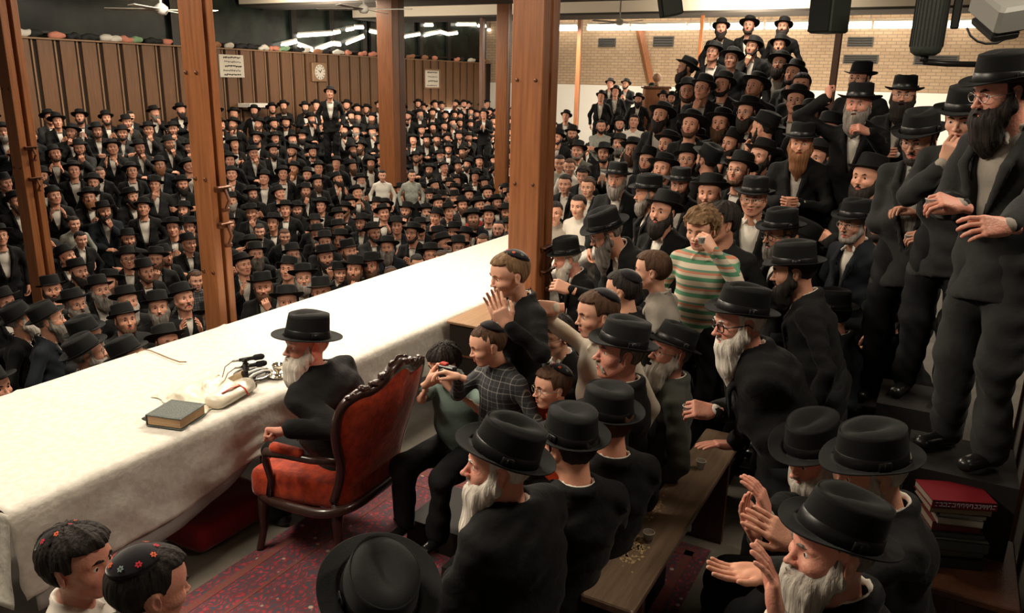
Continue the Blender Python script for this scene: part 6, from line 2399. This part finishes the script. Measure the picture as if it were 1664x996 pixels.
SPEC = [
    # px, py, t, label, kwargs
    (205, 488, None, 'old man with long pale grey beard facing across the table, wide hat', dict(hat='wide', beard='long', hairc='white', k=0)),
    (160, 470, None, 'old man with short hanging grey beard behind the white paper', dict(hat='fedora', beard='wide', hairc='grey', k=0)),
    (123, 440, None, 'dark-bearded man in wide hat left of the grey-bearded elder', dict(hat='wide', beard='full', hairc='black', k=2)),
    (257, 497, None, 'silver-bearded man with brown face left of the shouting man', dict(hat='fedora', beard='long', hairc='grey', k=1)),
    (297, 484, None, 'moustached elder with wide open mouth clapping beside second post', dict(hat='fedora', beard='mustache', hairc='grey', k=5)),
    (316, 450, None, 'fair boy in patterned shirt squeezed against the second post', dict(kid=True, hat=None, beard=None, hairc='brown', jacket=False, sm=PLAID, kip=True)),
    (22, 522, 7.6, 'white-bearded man in profile at the left edge beside the first post', dict(hat='fedora', beard='full', hairc='white', k=0, yaw=-38)),
    (66, 522, 7.4, 'spectacled man with grey beard in profile in front of the first post', dict(hat='fedora', beard='wide', hairc='grey', k=0, yaw=-45, glasses='wire', jm=NAVY)),
    (126, 545, 7.0, 'man with black hat bowed deep over the table edge papers', dict(hat='fedora', beard='full', hairc='grey', k=7, yaw=-60)),
    (128, 578, 6.5, 'glum man with greying beard in profile close to the table edge', dict(hat='wide', beard='wide', hairc='salt', k=0, yaw=-40, glasses='wire')),
    (198, 582, 6.3, 'man sunk low at the table edge, only forehead and hat seen', dict(hat='fedora', beard='wide', hairc='grey', k=0, yaw=-70)),
    (208, 420, None, 'young man in spectacles between two elders\' hats, clean chin', dict(hat='fedora', beard=None, hairc='black', k=0, glasses='wire')),
    (252, 420, None, 'brown-bearded man holding his hand against his mouth', dict(hat='wide', beard='full', hairc='brown', k=3)),
    (118, 360, None, 'dark-haired boy in green checked shirt amid the black coats', dict(kid=True, hat=None, beard=None, hairc='black', jacket=False, sm=PALE)),
    (128, 385, None, 'bare-headed brown-haired youth with hand at collar', dict(kid=True, hat=None, beard=None, hairc='black')),
    (467, 488, None, 'old man with white side hair low behind table, wide black hat', dict(hat='wide', beard='wide', hairc='white', k=0)),
    (493, 450, None, 'spectacled man with greying beard behind the low old man', dict(hat='wide', beard='full', hairc='salt', k=0, glasses='wire')),
    (525, 470, None, 'brown-faced man in flat black hat looking down at the cloth', dict(hat='small', beard='short', hairc='black', k=7)),
    (550, 437, None, 'fair young boy in black hat beside the talking bearded man', dict(hat='small', beard=None, hairc='brown', kid=True)),
    (575, 436, None, 'bearded man with hand before his open mouth near table', dict(hat='fedora', beard='full', hairc='brown', k=3)),
    (607, 428, None, 'reddish-cheeked man with brown beard above the skullcap boy', dict(hat='fedora', beard='full', hairc='brown', k=4)),
    (634, 445, None, 'boy in grey skullcap peeping over the far table edge', dict(kid=True, hat=None, beard=None, hairc='brown', kip=True, sm=SHIRT)),
    (676, 424, None, 'smiling boy in red jersey and cap at the far table edge', dict(kid=True, hat=None, beard=None, hairc='black', kip=True, jacket=False, sm=REDS)),
    (716, 418, None, 'round-faced boy in embroidered skullcap leaning on the table', dict(kid=True, hat=None, beard=None, hairc='brown', kip=True)),
    (745, 402, None, 'clean-shaven bespectacled man right of the skullcap boys', dict(hat='fedora', beard='short', hairc='brown', k=0, glasses='wire')),
    (786, 390, None, 'little boy with cropped hair right of the bespectacled man', dict(kid=True, hat=None, beard=None, hairc='brown', kip=True)),
    (812, 372, None, 'balding man in spectacles at the left side of the nearest post', dict(hat=None, beard='short', hairc='black', k=0, glasses='wire', hair='buzz')),
    (415, 412, None, 'man with square grey beard right of the second post', dict(hat='fedora', beard='wide', hairc='grey', k=0)),
    (430, 462, None, 'brown-bearded man with tilted hat looking down by the table', dict(hat='wide', beard='full', hairc='brown', k=7)),
    (152, 298, None, 'standing man with black beard and open white shirt by first post', dict(hat='fedora', beard='full', hairc='black', k=6)),
    (233, 338, None, 'pale young man in white shirt and open jacket near middle left', dict(hat='fedora', beard=None, hairc='brown', k=6)),
    (430, 290, None, 'young man in white shirt and open black suit right of second post', dict(hat='fedora', beard=None, hairc='brown', k=6)),
    (499, 285, None, 'tall young man in open black suit over bright white shirt', dict(hat='fedora', beard='short', hairc='black', k=6)),
    (621, 283, 17.3, 'dark-haired boy in white shirt standing beside the square pillar', dict(kid=True, hat=None, beard=None, hairc='black', jacket=False, sm=SHIRT)),
    (668, 283, 17.3, 'boy in pale checked shirt and hood right of the square pillar', dict(kid=True, hat=None, beard=None, hairc='black', jacket=False, sm=PALE, kip=True)),
    (775, 345, None, 'boy in bright red jersey deep in the crowd near nearest post', dict(kid=True, hat=None, beard=None, hairc='black', jacket=False, sm=REDS)),
    (815, 305, None, 'curly-headed boy in green jersey just left of nearest post', dict(kid=True, hat=None, beard=None, hairc='black', jacket=False, sm=GREENS)),
    (730, 300, None, 'grey-bearded man with soft hat in the crowd beyond the table', dict(hat='fedora', beard='full', hairc='grey', k=0)),
    (697, 277, None, 'smiling man with dense black beard right of the checked-shirt boy', dict(hat='wide', beard='full', hairc='black', k=6)),
    (536, 152, 20.0, 'young man in open suit towering under the wall clock', dict(hat='small', beard=None, hairc='black', k=6)),
    (787, 186, 25.0, 'lone man standing against the walnut wall beside thin brown post', dict(hat='fedora', beard=None, hairc='black', k=1)),
    (92, 198, None, 'bare-faced man in wide hat before the walnut wall, farthest left', dict(hat='wide', beard=None, hairc='brown', k=1)),
    (172, 193, None, 'bearded man clapping against the walnut wall near the first post', dict(hat='fedora', beard='short', hairc='black', k=1)),
    (205, 198, None, 'man in charcoal jacket looking down at the walnut wall', dict(hat='small', beard='short', hairc='brown', k=7, jm=GREYJ)),
    # right hand side
    (1172, 48, 14.7, 'black-bearded man topmost left of the three standing under the tubes', dict(hat='fedora', beard='full', hairc='black', k=0)),
    (1218, 44, 14.5, 'bespectacled man topmost middle of the three under the tubes', dict(hat='wide', beard='short', hairc='black', k=0, glasses='wire')),
    (1274, 46, 14.2, 'broad man with big black beard topmost right of the three', dict(hat='fedora', beard='wide', hairc='black', k=0)),
    (1160, 88, 12.6, 'clean-shaven youth in white shirt below the topmost left man', dict(hat='fedora', beard=None, hairc='black', k=6, glasses='wire')),
    (1191, 98, 12.0, 'thin-faced youth in spectacles between two bearded men upper right', dict(hat='wide', beard=None, hairc='brown', k=0, glasses='wire')),
    (1223, 78, 13.0, 'man with fist at his mouth below the topmost middle man', dict(hat='fedora', beard='short', hairc='black', k=3)),
    (1268, 76, 13.0, 'dark-bearded man directly below the topmost broad man', dict(hat='fedora', beard='full', hairc='black', k=0)),
    (1122, 113, 11.6, 'man in large hat with black beard beside the wooden lectern', dict(hat='wide', beard='full', hairc='black', k=0, yaw=118)),
    (1267, 106, 11.2, 'man with spectacles and dark beard in grey shirt, upper right', dict(hat='wide', beard='full', hairc='black', k=6, glasses='wire', sm=GREYS)),
    (1291, 122, 10.4, 'man with trimmed dark beard right of the grey-shirted man', dict(hat='fedora', beard='short', hairc='black', k=6, sm=GREYS, jm=GREYJ)),
    (1117, 150, 10.8, 'bespectacled man peering past the hand-on-mouth man', dict(hat='fedora', beard='short', hairc='brown', k=0, glasses='wire')),
    (1143, 145, 10.3, 'man pressing his hand to his mouth under black hat', dict(hat='fedora', beard=None, hairc='brown', k=3, glasses='wire')),
    (1178, 140, 10.4, 'young man with short dark beard centre of the upper group', dict(hat='fedora', beard='short', hairc='black', k=0)),
    (1229, 143, 9.9, 'reddish-bearded man with open collar in the upper right group', dict(hat='wide', beard='short', hairc='red', k=6)),
    (1303, 141, 9.3, 'hatless dark-haired man looking left in the upper right group', dict(hat=None, hair='full', beard=None, hairc='black', k=0)),
    (1076, 190, 10.2, 'black-bearded man in grey jacket over white shirt, head tilted', dict(hat='wide', beard='full', hairc='black', k=6, jm=GREYJ)),
    (1123, 205, 9.4, 'young man with open white collar looking straight at the lens', dict(hat='wide', beard='short', hairc='brown', k=6)),
    (1174, 202, 9.3, 'stern brown-bearded man with dark collar right of white-collared youth', dict(hat='wide', beard='full', hairc='brown', k=0)),
    (1224, 183, 8.9, 'black-bearded man in spectacles with joined hands and white shirt', dict(hat='wide', beard='full', hairc='black', k=4, glasses='wire')),
    (1296, 166, 8.9, 'man with low hat brim hiding his eyes, upper right', dict(hat='wide', beard=None, hairc='black', k=0, glasses='wire')),
    (1318, 192, 8.3, 'clean-shaven man in spectacles above the red-bearded man', dict(hat='wide', beard=None, hairc='black', k=0, glasses='wire')),
    (1253, 210, 8.0, 'man looking away whose hat covers his face, right crowd', dict(hat='wide', beard='short', hairc='black', k=7, yaw=70)),
    (1030, 245, 11.0, 'brown-bearded man in spectacles above the broad hat', dict(hat='wide', beard='full', hairc='brown', k=0, glasses='wire')),
    (1055, 262, 10.2, 'smooth-cheeked man in spectacles behind dark-bearded man', dict(hat='fedora', beard='short', hairc='black', k=0, glasses='wire')),
    (1080, 275, 9.0, 'fair-bearded man beneath a very wide hat', dict(hat='wide', beard='short', hairc='brown', k=0)),
    (1117, 260, 9.4, 'clean-shaven man in spectacles peeping over the dark-bearded man', dict(hat='fedora', beard=None, hairc='brown', k=0, glasses='wire')),
    (1157, 262, 8.4, 'man turned away in large hat at the heart of right crowd', dict(hat='wide', beard='short', hairc='black', k=0, yaw=60)),
    (1160, 312, 7.4, 'ruddy man with dark beard under a low hat, right crowd', dict(hat='wide', beard='full', hairc='brown', k=7)),
    (1207, 278, 7.6, 'short-bearded man in spectacles above the white-shirted man', dict(hat='fedora', beard='short', hairc='brown', k=0, glasses='wire')),
    (1088, 236, 10.0, 'man whose black hat brim crosses his brow near the centre right', dict(hat='wide', beard='full', hairc='black', k=1)),
    (1133, 232, 9.8, 'dark-hatted man with crossed arms behind the white-collared youth', dict(hat='fedora', beard='full', hairc='black', k=2)),
    (1195, 235, 9.0, 'black-hatted man behind stern brown-bearded man', dict(hat='fedora', beard='full', hairc='black', k=3)),
    (1240, 255, 7.9, 'man with hand raised beside the reddish-bearded clasping man', dict(hat='wide', beard='full', hairc='black', k=3)),
    (1335, 260, 7.2, 'dark-coated man between red-bearded man and raised-arm man', dict(hat='wide', beard='full', hairc='black', k=0)),
    (1350, 215, 7.5, 'man in black hat below the narrow wooden pole', dict(hat='fedora', beard='full', hairc='black', k=2)),
    (1330, 330, 6.6, 'dark hat and coat behind the trimmed grey beard man', dict(hat='fedora', beard='full', hairc='black', k=0)),
    (1420, 290, 6.0, 'black-bearded man standing behind the trimmed grey beard man', dict(hat='fedora', beard='full', hairc='black', k=2)),
    (1445, 360, 5.8, 'dark-suited man between trimmed grey beard man and striped shirt', dict(hat='fedora', beard='short', hairc='black', k=0)),
    (1310, 395, 5.9, 'black-hatted man behind the dark-bearded one near standing elder', dict(hat='fedora', beard='short', hairc='black', k=0, yaw=115)),
    (992, 137, 25.0, 'far man in black hat standing highest against the white wall', dict(hat='fedora', beard=None, hairc='black', k=0)),
    (1000, 150, 23.5, 'far man in open suit and white shirt against the white wall', dict(hat='fedora', beard=None, hairc='brown', k=6)),
    (1018, 138, 24.5, 'far man in hat right of the white-shirted far man', dict(hat='fedora', beard='short', hairc='black', k=1)),
    (977, 158, 23.0, 'far clean-shaven man leftmost of the raised far group', dict(hat='fedora', beard=None, hairc='black', k=6)),
    (1038, 163, 21.5, 'far dark-bearded man right of the raised far group', dict(hat='fedora', beard='full', hairc='black', k=0)),
    (920, 190, 22.0, 'far hatted man alone by the slim upright', dict(hat='fedora', beard=None, hairc='black', k=6)),
    (1059, 146, 22.8, 'far man turned beside the wooden lectern', dict(hat='fedora', beard=None, hairc='brown', k=0)),
    (1078, 159, 21.0, 'far small man in hat right below the lectern', dict(hat='fedora', beard=None, hairc='brown', k=1)),
    (1092, 161, 20.5, 'far round-faced man below the lectern rail', dict(hat='fedora', beard='short', hairc='black', k=0)),
    (976, 206, 17.5, 'bare-headed man in checked tan shirt with folded arms', dict(hat=None, hair='short', beard='short', hairc='black', k=2, jacket=False, sm=PALE)),
    (931, 218, 16.5, 'black-bearded man with tilted head near the slim upright', dict(hat='fedora', beard='full', hairc='black', k=2)),
    (907, 224, 16.0, 'man just right of the nearest post in hat, far row', dict(hat='fedora', beard='short', hairc='black', k=3)),
    (1030, 198, 17.0, 'dark-haired youth in plain white shirt without jacket', dict(hat=None, hair='full', beard=None, hairc='black', k=6, jacket=False)),
    (1007, 203, 17.5, 'short man in spectacles beside the white-shirted youth', dict(hat='fedora', beard='short', hairc='black', k=0, glasses='wire')),
    (1008, 234, 13.5, 'old man with grey beard and hat above the grey-goateed man', dict(hat='small', beard='full', hairc='grey', k=0)),
    (982, 250, 13.0, 'man with low black hat left of the old grey-bearded man', dict(hat='fedora', beard='short', hairc='black', k=1)),
    (940, 246, 13.5, 'man in pale jacket behind the shirt-sleeved boys', dict(hat='fedora', beard='short', hairc='grey', k=0, jm=GREYL)),
    (928, 268, 11.5, 'boy in pale shirt right of the nearest post', dict(kid=True, hat=None, beard=None, hairc='brown', jacket=False, sm=SHIRT)),
    (910, 262, 11.8, 'boy in light green shirt beside the nearest post', dict(kid=True, hat=None, beard=None, hairc='black', jacket=False, sm=PALE)),
    (921, 295, 10.3, 'boy in black suit and cap looking at the lens right of post', dict(kid=True, hat=None, beard=None, hairc='black', kip=True)),
    (950, 282, 11.0, 'curly dark-haired boy with lowered head behind the suited boy', dict(kid=True, hat=None, beard=None, hairc='black', hair='curly')),
    (960, 300, 9.8, 'boy with raised hand right of the suited boy', dict(kid=True, hat=None, beard=None, hairc='brown', kip=True)),
    (945, 330, 8.8, 'dark-haired boy in white shirt behind the bent man', dict(kid=True, hat=None, beard=None, hairc='black', jacket=False, sm=SHIRT)),
    (905, 340, 9.0, 'boy in grey top squeezed right of the nearest post', dict(kid=True, hat=None, beard=None, hairc='black', jacket=False, sm=GREYS)),
    (1085, 345, 6.6, 'bearded man in black behind the curly boy', dict(hat='fedora', beard='full', hairc='black', k=0)),
]
for (px, py, t, lb, kw) in SPEC:
    p = spot(px, py, t)
    kid = kw.get('kid', False)
    hz = (HEADZ if not kid else 1.405 * 1.09)
    root = (p[0], p[1], p[2] - hz)
    placed.append((p[0], p[1]))
    kw = dict(kw)
    yj = kw.pop('yaw', None)
    yaw = R_(yj) if yj is not None else face_to(p, rnd.uniform(-12, 12)) if px < 880 else face_to(p, rnd.uniform(-10, 10), (2.0, 3.0))
    kw.setdefault('beard', None)
    crowd_man(root, yaw, lb, None, **kw)
    RISERS.append(root)

# rows of the sunken hall
PIL = [placed[0] + (0,)] * 0 + [at_t(637, 150, 19.0), at_t(818, 130, 20.5), at_t(783, 130, 25.0), at_t(939, 130, 27.5), at_t(43, 330, 10.5)]
cands = []
row = 0
Y = 5.35
while Y < 17.6:
    X = 1.0 + (row % 2) * 0.32
    while X < 29.5:
        xx, yy = X + rnd.uniform(-.10, .10), Y + rnd.uniform(-.16, .16)
        hz = Hh(Y) - 0.12 + rnd.uniform(-.10, .07)
        v = np.array([xx, yy, hz]) - CAM
        w = v @ _f
        sx, sy = 832 + CF * (v @ _R) / w, 498 - CF * (v @ _U) / w
        ok = -25 < sx < 1045 and sy < 640 - 0.303 * sx + 6 and w > 5
        if sx > 870 and w < 13.5:
            ok = False
        if ok and all((xx - a) ** 2 + (yy - b_) ** 2 > 0.42 ** 2 for a, b_ in placed):
            if all(abs(xx - q_[0]) > .55 or abs(yy - q_[1]) > .6 for q_ in PIL):
                cands.append((w, xx, yy, hz, row, sx, sy))
        X += 0.64
    rows_boxes[row] = (Y, Hh(Y) - 0.12 - HEADZ - 0.10)
    row += 1
    Y += 0.99
cands.sort()
# hidden by the posts in front
NIND = max(0, 300 - len(SPEC) - len(PEOPLE))
ind, rest = cands[:NIND], cands[NIND:]
byrow = {}
for c in ind:
    byrow.setdefault(c[4], []).append(c)
RN = ['front', 'second', 'third', 'fourth', 'fifth', 'sixth', 'seventh', 'eighth', 'ninth', 'tenth', 'eleventh', 'twelfth', 'thirteenth', 'fourteenth', 'fifteenth', 'sixteenth']
for rw, L_ in byrow.items():
    L_.sort(key=lambda c: c[5])
    for i, (w, xx, yy, hz, _, sx, sy) in enumerate(L_):
        bd, hc = rnd.choice(BEARDS)
        k = rnd.randrange(8)
        kid = rnd.random() < 0.09
        style = rnd.choice(('fedora', 'wide', 'wide', 'wide', 'wide', 'small'))
        gl = 'wire' if (rnd.random() < 0.25 and w < 12) else None
        if kid:
            lb = 'capped boy, %s from the left in the %s crowd row beyond the table' % (ORD[min(i, 44)], RN[rw])
            kw = dict(kid=True, hat=None, kip=True, beard=None, hairc=rnd.choice(('black', 'brown')), k=k)
            hgt = 1.405 * 1.09
        else:
            who = (CN[hc] + '-bearded man') if bd else 'beardless man'
            lb = '%s, %s, %s from the left in the %s crowd row' % (who, PNAME[k], ORD[min(i, 44)], RN[rw])
            kw = dict(hat=style, beard=bd, hairc=hc, k=k, glasses=gl, jm=rnd.choice((None, None, None, None, GREYJ, NAVY)))
            hgt = HEADZ
        crowd_man((xx, yy, hz - hgt), face_to((xx, yy), rnd.uniform(-22, 22)), lb, 'crowd standing beyond the table', **kw)
        RISERS.append((xx, yy, hz - hgt))

# the many small figures at the back of the hall as one mass
arrV, arrF, arrM, off = [], [], [], 0
mlist = [SKIN, LIP, EYEW, IRIS, BLACK, SHIRT, TROUS, HATM, HB['black'], HB['brown'], HB['grey']]


def grab(me):
    n = len(me.vertices)
    v = np.empty(n * 3, np.float32)
    me.vertices.foreach_get('co', v)
    f = np.empty(len(me.loops), np.int32)
    me.loops.foreach_get('vertex_index', f)
    mi = np.empty(len(me.polygons), np.int32)
    me.polygons.foreach_get('material_index', mi)
    return v.reshape(-1, 3), f.reshape(-1, 4), mi


_MC.pop(('hat', 'crowd'), None)
hatv, hatf, _, _ = hat_meshes('crowd', 16)
hatv = hatv @ np.array(Matrix.Rotation(R_(-20), 3, 'Y')).T
protos = []
for k in range(8):
    P_, fc, mo = PRO[k]
    P_ = dict(P_)
    J = skeleton(P_)
    parts = []
    v, f, mi = skin_mesh(J, P_, fc, 0.015, 0.018, core=0.06)
    parts.append((v, f, mi))
    for kind, m_ in (('jacket', 4), ('shirt', 5), ('trousers', 6)):
        P_['jacket'] = True
        v, f = body_clothes(J, P_, 0.046, kind)
        parts.append((v, f, np.full(len(f), m_)))
    T = np.array(m44(J['Rh'], J['head'], J['hs']))
    tr = lambda v: v @ T[:3, :3].T + T[:3, 3]
    parts.append((tr(hatv), hatf, np.full(len(hatf), 7)))
    v, f = hair_mesh('hat', 0.014)
    parts.append((tr(v), f, np.full(len(f), 8)))
    body = parts
    bset = []
    for bk_, hc in ((None, 8), ('short', 8), ('full', 8), ('full', 9), ('full', 10)):
        pp = list(body)
        if bk_:
            v, f = beard_mesh(bk_, 0.013)
            pp.append((tr(v), f, np.full(len(f), hc)))
        V_ = np.concatenate([q_[0] for q_ in pp])
        o_, F_ = 0, []
        for q_ in pp:
            F_.append(q_[1] + o_)
            o_ += len(q_[0])
        bset.append((V_, np.concatenate(F_), np.concatenate([q_[2] for q_ in pp])))
    protos.append(bset)
for (w, xx, yy, hz, rw, sx, sy) in rest:
    V_, F_, M_ = protos[rnd.randrange(8)][rnd.choice((0, 0, 1, 1, 2, 2, 3, 3, 4))]
    a = face_to((xx, yy), rnd.uniform(-25, 25))
    c_, s_ = math.cos(a), math.sin(a)
    v = V_ * CSC @ np.array([[c_, s_, 0], [-s_, c_, 0], [0, 0, 1]]) + np.array([xx, yy, hz - HEADZ])
    arrV.append(v)
    arrF.append(F_ + off)
    arrM.append(M_)
    off += len(v)
    RISERS.append((xx, yy, hz - HEADZ))
me = mesh_np('crowd', np.concatenate(arrV), np.concatenate(arrF), mlist, np.concatenate(arrM))
o = mkobj('crowd', me)
tag(o, 'dense mass of distant black-hatted men at the back of the hall', 'crowd', kind='stuff')

# steps and stands that carry everyone above the floors
b = PB()
for (x_, y_, z_) in RISERS:
    if PEOPLE and x_ < 3 and y_ > 0.9 and z_ < 0.3:
        continue
    base = 0.0 if (y_ < 4.3 and x_ < 8.9 and z_ > 0) else -1.9
    if z_ - base > 0.01:
        b.box((x_, y_, (z_ + base) / 2 - 0.003), (0.44, 0.44, z_ - base - 0.006))
o = b.obj('bleachers', mat('black_painted_boards', (0.012, 0.010, 0.009), 0.7))
struct(o)
for m_ in list(bpy.data.meshes):
    if m_.users == 0:
        bpy.data.meshes.remove(m_)
